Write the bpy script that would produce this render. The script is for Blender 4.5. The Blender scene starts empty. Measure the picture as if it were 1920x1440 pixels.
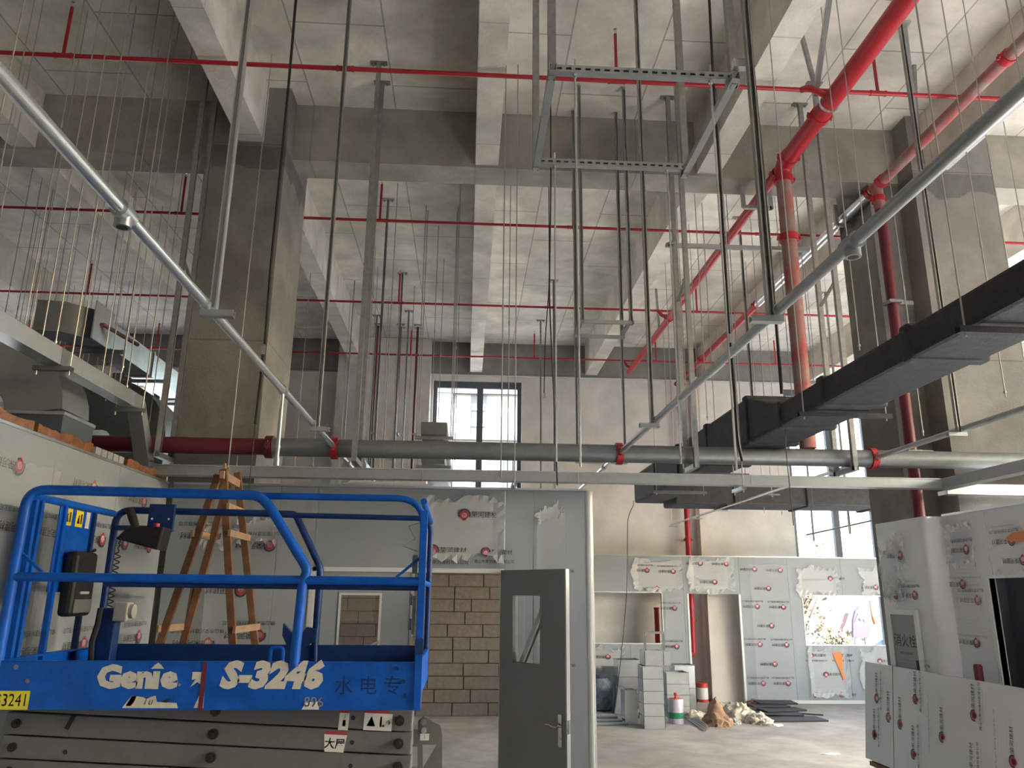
import bpy, bmesh, math, random
from mathutils import Vector as V, Matrix
random.seed(7)
R = math.radians
sc = bpy.context.scene
C = sc.collection

# ------------------------------------------------------------ camera
HC, FPX = 2.0, 1450.0
PITCH = math.atan(392 / FPX); YAW = math.atan(85 / math.hypot(FPX, 392)); ROLL = 0.0097
fw = V((math.sin(YAW) * math.cos(PITCH), math.cos(YAW) * math.cos(PITCH), math.sin(PITCH)))
r0 = V((math.cos(YAW), -math.sin(YAW), 0)); u0 = r0.cross(fw)
rt = r0 * math.cos(ROLL) + u0 * math.sin(ROLL); up = -r0 * math.sin(ROLL) + u0 * math.cos(ROLL)
CAM = V((0, 0, HC))
cd = bpy.data.cameras.new('camera'); cam = bpy.data.objects.new('camera', cd); C.objects.link(cam)
cd.sensor_fit = 'HORIZONTAL'; cd.sensor_width = 36; cd.lens = FPX / 1920 * 36; cd.clip_start = 0.05; cd.clip_end = 400
cam.matrix_world = Matrix(((rt.x, up.x, -fw.x, 0), (rt.y, up.y, -fw.y, 0), (rt.z, up.z, -fw.z, HC), (0, 0, 0, 1)))
sc.camera = cam

# ------------------------------------------------------------ sky, sun, exposure
w = bpy.data.worlds.new('sky'); sc.world = w; w.use_nodes = True
nt = w.node_tree; nt.nodes.clear()
sky = nt.nodes.new('ShaderNodeTexSky'); sky.sky_type = 'NISHITA'; sky.sun_disc = False
sky.sun_elevation = R(34); sky.sun_rotation = R(106); sky.air_density = 1.4; sky.dust_density = 3.0
bg = nt.nodes.new('ShaderNodeBackground'); bg.inputs[1].default_value = 0.55
wo = nt.nodes.new('ShaderNodeOutputWorld')
nt.links.new(sky.outputs[0], bg.inputs[0]); nt.links.new(bg.outputs[0], wo.inputs[0])
sd = bpy.data.lights.new('sun', 'SUN'); sd.energy = 21.0; sd.angle = R(0.6); sd.color = (.97, .98, 1)
sun = bpy.data.objects.new('sun', sd); C.objects.link(sun)
SUNDIR = V((-0.80, 0.20, -0.55)).normalized()          # comes in through the side windows on the right
sun.rotation_euler = SUNDIR.to_track_quat('-Z', 'Y').to_euler(); sun.location = (30, -10, 25)
vs = sc.view_settings; vs.view_transform = 'Standard'; vs.look = 'None'; vs.gamma = 1; vs.use_curve_mapping = False
vs.exposure = 2.85
sc.cycles.max_bounces = 10; sc.cycles.diffuse_bounces = 6; sc.cycles.glossy_bounces = 4; sc.cycles.transparent_max_bounces = 16
sc.cycles.sample_clamp_indirect = 12; sc.cycles.use_denoising = True
sc.cycles.caustics_reflective = False; sc.cycles.caustics_refractive = False
def portal(x, y, z, sx, sz, rot):                      # tells the renderer where daylight enters; gives no light itself
    l = bpy.data.lights.new('window_portal', 'AREA'); l.shape = 'RECTANGLE'; l.size = sx; l.size_y = sz
    l.cycles.is_portal = True
    o = bpy.data.objects.new('window_portal', l); C.objects.link(o); o.location = (x, y, z); o.rotation_euler = rot

# ------------------------------------------------------------ helpers
def ray(px, py): return fw + rt * ((px - 960) / FPX) - up * ((py - 720) / FPX)
def at(px, py, X=None, Y=None, Z=None):
    d = ray(px, py)
    t = Y / d.y if Y is not None else X / d.x if X is not None else (Z - HC) / d.z
    return CAM + d * t
def tag(o, label=None, cat=None, group=None, kind=None):
    if label: o['label'] = label
    if cat: o['category'] = cat
    if group: o['group'] = group
    if kind: o['kind'] = kind
    return o
def thing(name, loc, label, cat, group=None, kind=None):
    o = bpy.data.objects.new(name, None); C.objects.link(o); o.location = loc; o.empty_display_size = .1
    return tag(o, label, cat, group, kind)
def put(name, me, parent=None, loc=None, rot=None, mw=None):
    o = bpy.data.objects.new(name, me); C.objects.link(o)
    if mw is not None: o.matrix_basis = mw
    else:
        if loc is not None: o.location = loc
        if rot is not None: o.rotation_euler = rot
    if parent is not None:
        o.parent = parent
        chain = Matrix.Identity(4); p = parent
        while p is not None:
            chain = p.matrix_parent_inverse @ p.matrix_basis @ chain if p.parent else p.matrix_basis @ chain
            p = p.parent
        o.matrix_parent_inverse = chain.inverted()
    return o
class B:
    def __init__(s): s.v = []; s.f = []; s.m = []; s.cm = 0
    def mat(s, i): s.cm = i; return s
    def add(s, vs_, fs):
        n = len(s.v); s.v += [tuple(p) for p in vs_]
        for f in fs: s.f.append(tuple(i + n for i in f)); s.m.append(s.cm)
        return s
    def box(s, x0, x1, y0, y1, z0, z1):
        return s.add([(x0,y0,z0),(x1,y0,z0),(x1,y1,z0),(x0,y1,z0),(x0,y0,z1),(x1,y0,z1),(x1,y1,z1),(x0,y1,z1)],
                     [(3,2,1,0),(4,5,6,7),(0,1,5,4),(1,2,6,5),(2,3,7,6),(3,0,4,7)])
    def ext(s, poly, vec):                              # extrude a planar polygon
        poly = [V(p) for p in poly]; vec = V(vec); n = len(poly)
        nrm = V((0,0,0))
        for i in range(n): nrm += (poly[i]-poly[0]).cross(poly[(i+1)%n]-poly[0])
        if nrm.dot(vec) > 0: poly = poly[::-1]
        return s.add(poly + [p + vec for p in poly],
                     [tuple(range(n)), tuple(range(2*n-1, n-1, -1))] + [(i, n+i, n+(i+1)%n, (i+1)%n) for i in range(n)])
    def frame(s, d, hint=V((0,0,1))):
        d = d.normalized()
        if abs(d.dot(hint)) > .98: hint = V((0,1,0)) if abs(d.y) < .9 else V((1,0,0))
        a = d.cross(hint).normalized(); return a, a.cross(d).normalized()
    def bar(s, p0, p1, w_, h_=None, hint=V((0,0,1))):   # rectangular bar between two points
        p0 = V(p0); p1 = V(p1); h_ = h_ or w_; a, b = s.frame(p1-p0, hint)
        return s.ext([p0+a*w_/2+b*h_/2, p0-a*w_/2+b*h_/2, p0-a*w_/2-b*h_/2, p0+a*w_/2-b*h_/2], p1-p0)
    def chan(s, p0, p1, w_, d_, openv, t=.004):         # C-channel, open towards openv
        p0 = V(p0); p1 = V(p1); D = (p1-p0).normalized(); b = V(openv); b = (b-D*b.dot(D)).normalized(); a = D.cross(b)
        l = w_*.22
        pr = [(-w_/2,-d_/2),(w_/2,-d_/2),(w_/2,d_/2),(w_/2-l,d_/2),(w_/2-l,d_/2-t),(w_/2-t,d_/2-t),(w_/2-t,-d_/2+t),(-w_/2+t,-d_/2+t),(-w_/2+t,d_/2-t),(-w_/2+l,d_/2-t),(-w_/2+l,d_/2),(-w_/2,d_/2)]
        return s.ext([p0+a*x+b*y for x, y in pr], p1-p0)
    def cyl(s, p0, p1, r, n=12, r2=None, cap=True):
        p0 = V(p0); p1 = V(p1); r2 = r if r2 is None else r2; a, b = s.frame(p1-p0)
        c = [(math.cos(2*math.pi*i/n), math.sin(2*math.pi*i/n)) for i in range(n)]
        vs_ = [p0+a*x*r+b*y*r for x, y in c] + [p1+a*x*r2+b*y*r2 for x, y in c]
        fs = [(i, (i+1)%n, n+(i+1)%n, n+i) for i in range(n)]
        if cap: fs += [tuple(range(n-1,-1,-1)), tuple(range(n, 2*n))]
        return s.add(vs_, fs)
    def tube(s, pts, r, n=8):
        pts = [V(p) for p in pts]; k = len(pts); rings = []; pa = None
        rr = r if isinstance(r, (list, tuple)) else [r]*k
        for i, p in enumerate(pts):
            d = (pts[min(i+1,k-1)]-pts[max(i-1,0)]).normalized()
            if pa is None: a, b = s.frame(d)
            else: a = (pa-d*pa.dot(d)).normalized(); b = d.cross(a)*-1; b = a.cross(d)
            pa = a
            rings.append([p+a*math.cos(2*math.pi*j/n)*rr[i]+b*math.sin(2*math.pi*j/n)*rr[i] for j in range(n)])
        fs = [(i*n+j, i*n+(j+1)%n, (i+1)*n+(j+1)%n, (i+1)*n+j) for i in range(k-1) for j in range(n)]
        fs += [tuple(range(n-1,-1,-1)), tuple((k-1)*n+j for j in range(n))]
        return s.add([p for q in rings for p in q], fs)
    def lathe(s, prof, c, n=20):
        c = V(c); k = len(prof)
        vs_ = [c+V((r*math.cos(2*math.pi*j/n), r*math.sin(2*math.pi*j/n), z)) for r, z in prof for j in range(n)]
        fs = [(i*n+j, i*n+(j+1)%n, (i+1)*n+(j+1)%n, (i+1)*n+j) for i in range(k-1) for j in range(n)]
        fs += [tuple(range(n-1,-1,-1)), tuple((k-1)*n+j for j in range(n))]
        return s.add(vs_, fs)
    def mesh(s, name, mats, smooth=False):
        me = bpy.data.meshes.new(name); me.from_pydata(s.v, [], s.f)
        for m in (mats if isinstance(mats, (list, tuple)) else [mats]): me.materials.append(MT[m] if isinstance(m, str) else m)
        if any(s.m): me.polygons.foreach_set('material_index', s.m)
        bm = bmesh.new(); bm.from_mesh(me); bmesh.ops.recalc_face_normals(bm, faces=bm.faces); bm.to_mesh(me); bm.free()
        if smooth: me.shade_smooth(); me.set_sharp_from_angle(angle=R(38))
        me.update(); return me
    def build(s, name, mats, parent=None, smooth=False, bevel=0):
        o = put(name, s.mesh(name, mats, smooth), parent)
        if bevel:
            b = o.modifiers.new('bevel', 'BEVEL'); b.width = bevel; b.segments = 2; b.limit_method = 'ANGLE'
        return o
def box(x0, x1, y0, y1, z0, z1): return B().box(x0, x1, y0, y1, z0, z1)
def arc(c, r, a0, a1, n, fx, fy): return [V(c)+V(fx)*math.cos(R(a0+(a1-a0)*i/n))*r+V(fy)*math.sin(R(a0+(a1-a0)*i/n))*r for i in range(n+1)]
def fillet(pts, r, n=5):                                # round the corners of a polyline
    pts = [V(p) for p in pts]; out = [pts[0]]
    for i in range(1, len(pts)-1):
        a, b, c = pts[i-1], pts[i], pts[i+1]; q = min(r, (a-b).length*.45, (c-b).length*.45)
        p0 = b+(a-b).normalized()*q; p1 = b+(c-b).normalized()*q
        out += [p0.lerp(b, t/n).lerp(b.lerp(p1, t/n), t/n) for t in range(n+1)]
    return out+[pts[-1]]

# ------------------------------------------------------------ materials
MT = {}
def mat(name, col, rough=.6, metal=0, noise=0, nscale=6, bump=0, bscale=60, spec=.4, col2=None, detail=6, stain=0, sscale=1.2):
    m = bpy.data.materials.new(name); m.use_nodes = True; t = m.node_tree; b = t.nodes['Principled BSDF']
    b.inputs['Base Color'].default_value = (*col, 1); b.inputs['Roughness'].default_value = rough
    b.inputs['Metallic'].default_value = metal; b.inputs['Specular IOR Level'].default_value = spec
    tc = t.nodes.new('ShaderNodeTexCoord'); L = t.links.new; out = None
    if noise:
        nz = t.nodes.new('ShaderNodeTexNoise'); nz.inputs['Scale'].default_value = nscale; nz.inputs['Detail'].default_value = detail
        nz.inputs['Roughness'].default_value = .62
        L(tc.outputs['Object'], nz.inputs['Vector'])
        rp = t.nodes.new('ShaderNodeValToRGB'); c2 = col2 or tuple(c*(1-noise) for c in col)
        rp.color_ramp.elements[0].position = .36; rp.color_ramp.elements[1].position = .66
        rp.color_ramp.elements[0].color = (*c2, 1); rp.color_ramp.elements[1].color = (*col, 1)
        L(nz.outputs['Fac'], rp.inputs['Fac']); out = rp.outputs[0]
        if stain:
            n2 = t.nodes.new('ShaderNodeTexNoise'); n2.inputs['Scale'].default_value = sscale; n2.inputs['Detail'].default_value = 7
            n2.inputs['Distortion'].default_value = .6; L(tc.outputs['Object'], n2.inputs['Vector'])
            r2 = t.nodes.new('ShaderNodeValToRGB'); r2.color_ramp.elements[0].position = .42; r2.color_ramp.elements[1].position = .58
            r2.color_ramp.elements[0].color = (1-stain,)*3+(1,); r2.color_ramp.elements[1].color = (1,1,1,1)
            L(n2.outputs['Fac'], r2.inputs['Fac'])
            mx = t.nodes.new('ShaderNodeMix'); mx.data_type = 'RGBA'; mx.blend_type = 'MULTIPLY'; mx.inputs[0].default_value = 1
            L(out, mx.inputs[6]); L(r2.outputs[0], mx.inputs[7]); out = mx.outputs[2]
        L(out, b.inputs['Base Color'])
    if bump:
        n3 = t.nodes.new('ShaderNodeTexNoise'); n3.inputs['Scale'].default_value = bscale; n3.inputs['Detail'].default_value = 4
        L(tc.outputs['Object'], n3.inputs['Vector'])
        bp = t.nodes.new('ShaderNodeBump'); bp.inputs['Strength'].default_value = bump; bp.inputs['Distance'].default_value = .02
        L(n3.outputs['Fac'], bp.inputs['Height']); L(bp.outputs[0], b.inputs['Normal'])
    MT[name] = m; m['b'] = 1; return m
def formwork(name, col, bw, rh, rot, offs=.5, line=.55, band=None):   # bare concrete with the joints of its formwork boards
    m = mat(name, col, .9, 0, .20, 2.6, .25, 45, .15, stain=.20, sscale=1.0)
    t = m.node_tree; b = t.nodes['Principled BSDF']; L = t.links.new
    tc = t.nodes.new('ShaderNodeTexCoord'); mp = t.nodes.new('ShaderNodeMapping'); mp.inputs['Rotation'].default_value = rot
    bk = t.nodes.new('ShaderNodeTexBrick'); bk.inputs['Scale'].default_value = 1; bk.inputs['Brick Width'].default_value = bw
    bk.inputs['Row Height'].default_value = rh; bk.inputs['Mortar Size'].default_value = .009; bk.inputs['Mortar Smooth'].default_value = .2
    bk.offset = offs; bk.inputs['Color1'].default_value = (1,1,1,1); bk.inputs['Color2'].default_value = (.92,.92,.92,1); bk.inputs['Mortar'].default_value = (line,line,line,1)
    L(tc.outputs['Object'], mp.inputs[0]); L(mp.outputs[0], bk.inputs['Vector'])
    old = b.inputs['Base Color'].links[0].from_socket
    mx = t.nodes.new('ShaderNodeMix'); mx.data_type = 'RGBA'; mx.blend_type = 'MULTIPLY'; mx.inputs[0].default_value = 1
    L(old, mx.inputs[6]); L(bk.outputs[0], mx.inputs[7]); L(mx.outputs[2], b.inputs['Base Color'])
    if band:                                            # damp stain with a ragged edge between two heights
        sp = t.nodes.new('ShaderNodeSeparateXYZ'); L(tc.outputs['Object'], sp.inputs[0])
        nz = t.nodes.new('ShaderNodeTexNoise'); nz.inputs['Scale'].default_value = 2.4; nz.inputs['Detail'].default_value = 5; L(tc.outputs['Object'], nz.inputs['Vector'])
        ad = t.nodes.new('ShaderNodeMath'); ad.operation = 'MULTIPLY_ADD'; ad.inputs[1].default_value = .55; L(nz.outputs['Fac'], ad.inputs[0]); L(sp.outputs['Z'], ad.inputs[2])
        mr = t.nodes.new('ShaderNodeMapRange'); mr.inputs[1].default_value = band[0]+.27; mr.inputs[2].default_value = band[0]+.29; mr.inputs[3].default_value = 1; mr.inputs[4].default_value = band[2]
        L(ad.outputs[0], mr.inputs[0])
        lt = t.nodes.new('ShaderNodeMath'); lt.operation = 'LESS_THAN'; lt.inputs[1].default_value = band[1]; L(sp.outputs['Z'], lt.inputs[0])
        m1 = t.nodes.new('ShaderNodeMath'); m1.operation = 'SUBTRACT'; m1.inputs[0].default_value = 1; L(mr.outputs[0], m1.inputs[1])
        m2 = t.nodes.new('ShaderNodeMath'); m2.operation = 'MULTIPLY'; L(m1.outputs[0], m2.inputs[0]); L(lt.outputs[0], m2.inputs[1])
        mz = t.nodes.new('ShaderNodeMix'); mz.data_type = 'RGBA'; mz.blend_type = 'MULTIPLY'; mz.inputs[7].default_value = (.25,.25,.25,1)
        L(m2.outputs[0], mz.inputs[0]); L(mx.outputs[2], mz.inputs[6]); L(mz.outputs[2], b.inputs['Base Color'])
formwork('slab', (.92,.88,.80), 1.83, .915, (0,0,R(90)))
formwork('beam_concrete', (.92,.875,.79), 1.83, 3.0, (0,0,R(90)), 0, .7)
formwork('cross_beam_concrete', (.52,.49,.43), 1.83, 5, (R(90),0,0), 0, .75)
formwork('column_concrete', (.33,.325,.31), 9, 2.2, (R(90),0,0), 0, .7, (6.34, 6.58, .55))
mat('plaster', (.76,.735,.70), .92, 0, .14, 2.2, .15, 30, .1, stain=.10, sscale=.9)
mat('plaster_warm', (.72,.66,.60), .92, 0, .08, 2.0, .1, 30, .1)
mat('wall_grey', (.42,.41,.39), .92, 0, .2, 2.5, .15, 30, .1, stain=.15)
mat('screed', (.40,.39,.372), .85, 0, .22, 2.4, .2, 50, .2, stain=.18, sscale=.7)
mat('block', (.20,.182,.17), .95, 0, .16, 9, .35, 70, .1)
mat('mortar', (.07,.06,.055), .95)
mat('galv', (.47,.50,.515), .36, .85, .08, 14, 0, 60, .5)
mat('galv_bright', (.72,.75,.765), .27, .9, .08, 10, 0, 60, .5)
mat('galv_dull', (.23,.25,.26), .5, .55, .12, 14, 0, 60, .4)
mat('strut', (.40,.41,.41), .45, .75, .2, 20)
mat('rod', (.46,.46,.45), .42, .8)
mat('red_paint', (.46,.018,.03), .42, 0, .15, 9, 0, 60, .5)
mat('red_dusty', (.40,.09,.09), .7, 0, .5, 5, 0, 60, .3, col2=(.30,.24,.22))
mat('maroon', (.13,.018,.032), .5)
mat('foam_black', (.05,.053,.062), .72, 0, .3, 14, .3, 90, .3)
mat('cable_black', (.02,.02,.022), .5)
mat('panel', (.305,.342,.37), .42, 0, .04, 1.5, 0, 60, .4)
mat('panel_film_lightened', (.74,.76,.78), .38, 0, .04, 1.5, 0, 60, .4)  # film-covered panels, whitened to make up for light missing on the right
mat('panel_edge', (.70,.72,.71), .35, .2)
mat('panel_core', (.36,.30,.24), .9, 0, .3, 40)
mat('door_grey', (.26,.285,.295), .42, 0, .05, 3)
mat('alu', (.66,.67,.68), .3, .9)
mat('chrome', (.75,.75,.74), .15, 1)
mat('frame_dark', (.10,.115,.135), .45, .2)
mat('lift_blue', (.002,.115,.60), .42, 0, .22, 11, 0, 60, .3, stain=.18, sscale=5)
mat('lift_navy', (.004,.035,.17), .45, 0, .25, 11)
mat('lift_grey', (.15,.153,.155), .5, 0, .12, 14, 0, 60, .4)
mat('black_plastic', (.018,.018,.019), .5, 0, .3, 20)
mat('box_grey', (.40,.40,.37), .5)
mat('sticker_white', (.72,.72,.70), .45)
mat('sticker_cream', (.68,.65,.58), .5, 0, .12, 24)
mat('sticker_yellow', (.80,.58,.02), .45)
mat('plate_yellow', (.78,.70,.06), .45)
mat('ink_black', (.02,.02,.022), .6)
mat('ink_blue', (.03,.06,.12), .6)
mat('ink_grey', (.30,.31,.33), .6)
mat('ink_navy', (.045,.05,.085), .5)
mat('ink_red', (.44,.04,.06), .5)
mat('wood', (.23,.118,.065), .65, 0, .35, 9, 0, 60, .3)
mat('wood_light', (.42,.28,.17), .65, 0, .25, 9)
mat('tape_brown', (.36,.14,.045), .2, 0, .45, 16, .5, 30, .6)
mat('tape_orange', (.72,.22,.05), .35)
mat('barrel', (.05,.10,.20), .5, 0, .45, 12, col2=(.20,.22,.25))
mat('tin', (.62,.60,.62), .35, .3)
mat('tin_green', (.02,.20,.10), .35)
mat('tin_lilac', (.45,.42,.52), .4)
mat('tin_red', (.55,.06,.05), .4)
mat('paper_brown', (.34,.22,.14), .85, 0, .3, 9, .4, 12)
mat('sack', (.62,.57,.48), .85, 0, .2, 8, .4, 14)
mat('sheet_grey', (.42,.45,.45), .5, 0, .15, 6)
mat('facade', (.17,.167,.163), .9)
mat('facade_grey', (.055,.06,.07), .8)
mat('asphalt', (.15,.145,.14), .9, 0, .2, .8)
mat('pavement', (.55,.50,.45), .9, 0, .15, 1)
mat('leaf', (.055,.062,.014), .7, 0, .5, 3, col2=(.075,.045,.01))
mat('bark', (.06,.035,.025), .9)
mat('car_white', (.16,.165,.17), .2, 0, 0)
mat('car_silver', (.09,.095,.10), .3, .2)
mat('car_glass', (.02,.025,.03), .08)
mat('tyre', (.02,.02,.02), .8)
mat('sign_mauve', (.035,.02,.05), .5)
mat('sign_red', (.10,.028,.025), .6)
mat('sign_blue', (.05,.12,.26), .5)
def glassy(name, tint, gl, rough=.02):
    m = bpy.data.materials.new(name); m.use_nodes = True; t = m.node_tree; t.nodes.clear()
    o = t.nodes.new('ShaderNodeOutputMaterial'); a = t.nodes.new('ShaderNodeBsdfTransparent'); a.inputs[0].default_value = (*tint, 1)
    g = t.nodes.new('ShaderNodeBsdfGlossy'); g.inputs['Roughness'].default_value = rough
    x = t.nodes.new('ShaderNodeMixShader'); x.inputs[0].default_value = gl
    t.links.new(a.outputs[0], x.inputs[1]); t.links.new(g.outputs[0], x.inputs[2]); t.links.new(x.outputs[0], o.inputs[0]); MT[name] = m
glassy('glass', (.95,.97,.97), .05)
def filmy(name, tr, df, rough):                         # cloudy plastic film: see-through with a milky, glossy skin
    m = bpy.data.materials.new(name); m.use_nodes = True; t = m.node_tree; t.nodes.clear()
    o = t.nodes.new('ShaderNodeOutputMaterial'); a = t.nodes.new('ShaderNodeBsdfTransparent')
    d = t.nodes.new('ShaderNodeBsdfPrincipled'); d.inputs['Base Color'].default_value = (.74,.76,.78,1); d.inputs['Roughness'].default_value = rough; d.inputs['Specular IOR Level'].default_value = df
    x = t.nodes.new('ShaderNodeMixShader'); x.inputs[0].default_value = 1-tr
    t.links.new(a.outputs[0], x.inputs[1]); t.links.new(d.outputs[0], x.inputs[2]); t.links.new(x.outputs[0], o.inputs[0]); MT[name] = m
filmy('film', .86, .5, .35)
filmy('film_thick', .55, .6, .32)

# flat print: text turned into mesh
_tc = {}
def text_geo(body, size, bold=0, shear=0, ax='CENTER', ay='CENTER', sx=1):
    k = (body, size, bold, shear, ax, ay, sx)
    if k not in _tc:
        cu = bpy.data.curves.new('print', 'FONT'); cu.body = body; cu.size = size; cu.offset = bold; cu.shear = shear
        cu.align_x = ax; cu.align_y = ay; cu.resolution_u = 2
        o = bpy.data.objects.new('print', cu); C.objects.link(o); dg = bpy.context.evaluated_depsgraph_get(); dg.update()
        me = bpy.data.meshes.new_from_object(o.evaluated_get(dg))
        _tc[k] = ([(v.co.x*sx, v.co.y) for v in me.vertices], [tuple(p.vertices) for p in me.polygons])
        bpy.data.objects.remove(o); bpy.data.curves.remove(cu); bpy.data.meshes.remove(me)
    return _tc[k]
class P2:                                               # a flat print in its own x/y, several inks
    def __init__(s): s.b = B()
    def text(s, body, x, y, size, ink=0, **k):
        v, f = text_geo(body, size, **k); s.b.mat(ink).add([(a+x, c+y, 0) for a, c in v], f); return s
    def poly(s, pts, ink=0): s.b.mat(ink).add([(x, y, 0) for x, y in pts], [tuple(range(len(pts)))]); return s
    def rect(s, x0, x1, y0, y1, ink=0): return s.poly([(x0,y0),(x1,y0),(x1,y1),(x0,y1)], ink)
    def disc(s, x, y, r, ink=0, n=20, a0=0, a1=360): return s.poly([(x+r*math.cos(R(a0+(a1-a0)*i/n)), y+r*math.sin(R(a0+(a1-a0)*i/n))) for i in range(n+(a1-a0<360))], ink)
    def ring(s, x, y, ra, rb, a0, a1, ink=0, n=18):
        for i in range(n):
            p, q = R(a0+(a1-a0)*i/n), R(a0+(a1-a0)*(i+1)/n)
            s.poly([(x+ra*math.cos(p), y+ra*math.sin(p)), (x+rb*math.cos(p), y+rb*math.sin(p)), (x+rb*math.cos(q), y+rb*math.sin(q)), (x+ra*math.cos(q), y+ra*math.sin(q))], ink)
        return s
    def mesh(s, name, mats):
        me = bpy.data.meshes.new(name); me.from_pydata(s.b.v, [], s.b.f)
        for m in mats: me.materials.append(MT[m])
        me.polygons.foreach_set('material_index', s.b.m); me.update(); return me
def face_mw(o, xdir, ydir, spin=0):                     # matrix putting a print on a plane
    x = V(xdir).normalized(); y = V(ydir).normalized(); z = x.cross(y)
    m = Matrix(((x.x,y.x,z.x,o[0]),(x.y,y.y,z.y,o[1]),(x.z,y.z,z.z,o[2]),(0,0,0,1)))
    return m @ Matrix.Rotation(R(spin), 4, 'Z')

# ============================================================ the building
ZC, ZB = 7.3, 6.6
XL, XR, YB, YF = -16.0, 12.8, -7.0, 16.25
S = dict(kind='structure')
o = box(XL-.3, XR+.3, YB-.3, YF+.6, -.25, 0).build('floor', 'screed'); tag(o, 'pale dusty concrete screed floor of the hall', 'floor', **S)
o = box(XL-.3, XR+.3, YB-.3, YF+.6, ZC, ZC+.25).build('ceiling', 'slab'); tag(o, 'bare concrete ceiling slab with formwork board marks', 'ceiling', **S)
def wall_with_holes(b, a0, a1, z0, z1, holes, f):       # f(a0,a1,z0,z1) adds a box; holes sorted along a
    a = a0
    for h0, h1, k0, k1 in holes:
        if h0 > a: f(a, h0, z0, z1)
        if k0 > z0: f(h0, h1, z0, k0)
        if k1 < z1: f(h0, h1, k1, z1)
        a = h1
    if a < a1: f(a, a1, z0, z1)
WT = 6.45
far_win = [(-10.9,-9.0,.9,WT), (-7.6,-5.75,.9,WT), (-.78,1.13,.9,WT), (6.95,8.78,.75,WT), (10.6,12.2,.9,WT)]
b = B(); wall_with_holes(b, XL, XR, 0, ZC-.72, far_win, lambda p,q,r,s_: b.box(p, q, YF, YF+.24, r, s_))
tag(b.build('wall_far', 'plaster'), 'beige plastered far wall with tall window openings', 'wall', **S)
tag(box(XL, XR, YF-.06, YF+.3, ZC-.72, ZC).build('trim_1', 'column_concrete'), 'stained concrete edge beam along the top of the far wall', 'beam', **S)
right_win = [(-.9,1.2,3.6,6.4), (1.5,3.5,3.6,6.4), (5.2,7.2,1.5,4.7), (7.4,9.4,1.5,4.7), (9.8,11.4,2.2,3.9)]  # unseen windows, sized for sun patches; the last is added to brighten the bay
b = B(); wall_with_holes(b, YB, YF, 0, ZC, right_win, lambda p,q,r,s_: b.box(XR, XR+.24, p, q, r, s_))
tag(b.build('wall_right', 'plaster'), 'plastered side wall beyond the frame on the right', 'wall', **S)
tag(box(XL-.24, XL, YB, YF, 0, ZC).build('wall_left', 'plaster'), 'plastered side wall beyond the frame on the left', 'wall', **S)
back_fill_win = [(1.2, 2.0, 1.2, 2.4)]  # unseen opening added behind the viewer for soft frontal light
b = B(); wall_with_holes(b, XL-.24, XR+.24, 0, ZC, back_fill_win, lambda p,q,r,s_: b.box(p, q, YB-.24, YB, r, s_))
tag(b.build('wall_back', 'plaster'), 'plastered wall behind the viewer with an added opening for fill light', 'wall', **S)
for x0, x1, z0, z1 in back_fill_win: portal((x0+x1)/2, YB-.3, (z0+z1)/2, x1-x0, z1-z0, (R(90), 0, 0))
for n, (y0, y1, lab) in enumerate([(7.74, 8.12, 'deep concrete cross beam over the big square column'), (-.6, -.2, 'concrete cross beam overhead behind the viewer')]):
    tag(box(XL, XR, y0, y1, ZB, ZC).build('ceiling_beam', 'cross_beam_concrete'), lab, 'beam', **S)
bl = {-5: 'concrete rib beam furthest left', -4: 'concrete rib beam second from the left', -3: 'concrete rib beam over the left ducts', -2: 'concrete rib beam next left of the square column', -1: 'pale concrete rib beam ending on the dark square column',
      0: 'central concrete rib beam with white blotches', 1: 'concrete rib beam right of the centre, over the strut frame', 2: 'concrete rib beam meeting the right column', 3: 'concrete rib beam beyond the right column', 4: 'concrete rib beam furthest right'}
for k in range(-5, 5):
    x = .13+2.52*k; b = B()
    for y0, y1 in ((YB, -.6), (-.2, 7.74), (8.12, YF-.06)): b.box(x-.13, x+.13, y0, y1, ZB+.03, ZC)
    tag(b.build('ceiling_beam', 'beam_concrete'), bl[k], 'beam', **S)
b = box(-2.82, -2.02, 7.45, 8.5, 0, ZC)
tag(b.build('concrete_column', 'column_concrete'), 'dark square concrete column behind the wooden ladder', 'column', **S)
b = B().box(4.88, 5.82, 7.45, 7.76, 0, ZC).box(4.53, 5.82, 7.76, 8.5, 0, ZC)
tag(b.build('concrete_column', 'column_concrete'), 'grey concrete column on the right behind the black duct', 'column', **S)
tag(box(-2.8, -.84, 15.95, YF, 0, ZC-.02).build('concrete_column', 'plaster'), 'plastered pilaster left of the central window', 'column', **S)
tag(box(4.85, 5.0, 16.02, YF, 0, ZB).build('concrete_column', 'plaster_warm'), 'narrow pale wall nib behind the red downpipe', 'column', **S)
tag(box(-5.9, -3.9, 15.9, YF, 0, ZC-.02).build('concrete_column', 'wall_grey'), 'dark grey pilaster seen left behind the square column', 'column', **S)
tag(box(-10.9, -10.1, 7.5, 8.4, 0, ZC).build('concrete_column', 'column_concrete'), 'concrete column far left behind the metal ducts', 'column', **S)
# thin plaster lining below the edge beam
tag(box(-.84, 7, YF-.03, YF+.02, ZC-.75, ZC-.72).build('trim_2', 'panel_edge'), 'thin pale line where plaster meets the edge beam', 'trim', **S)
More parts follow.
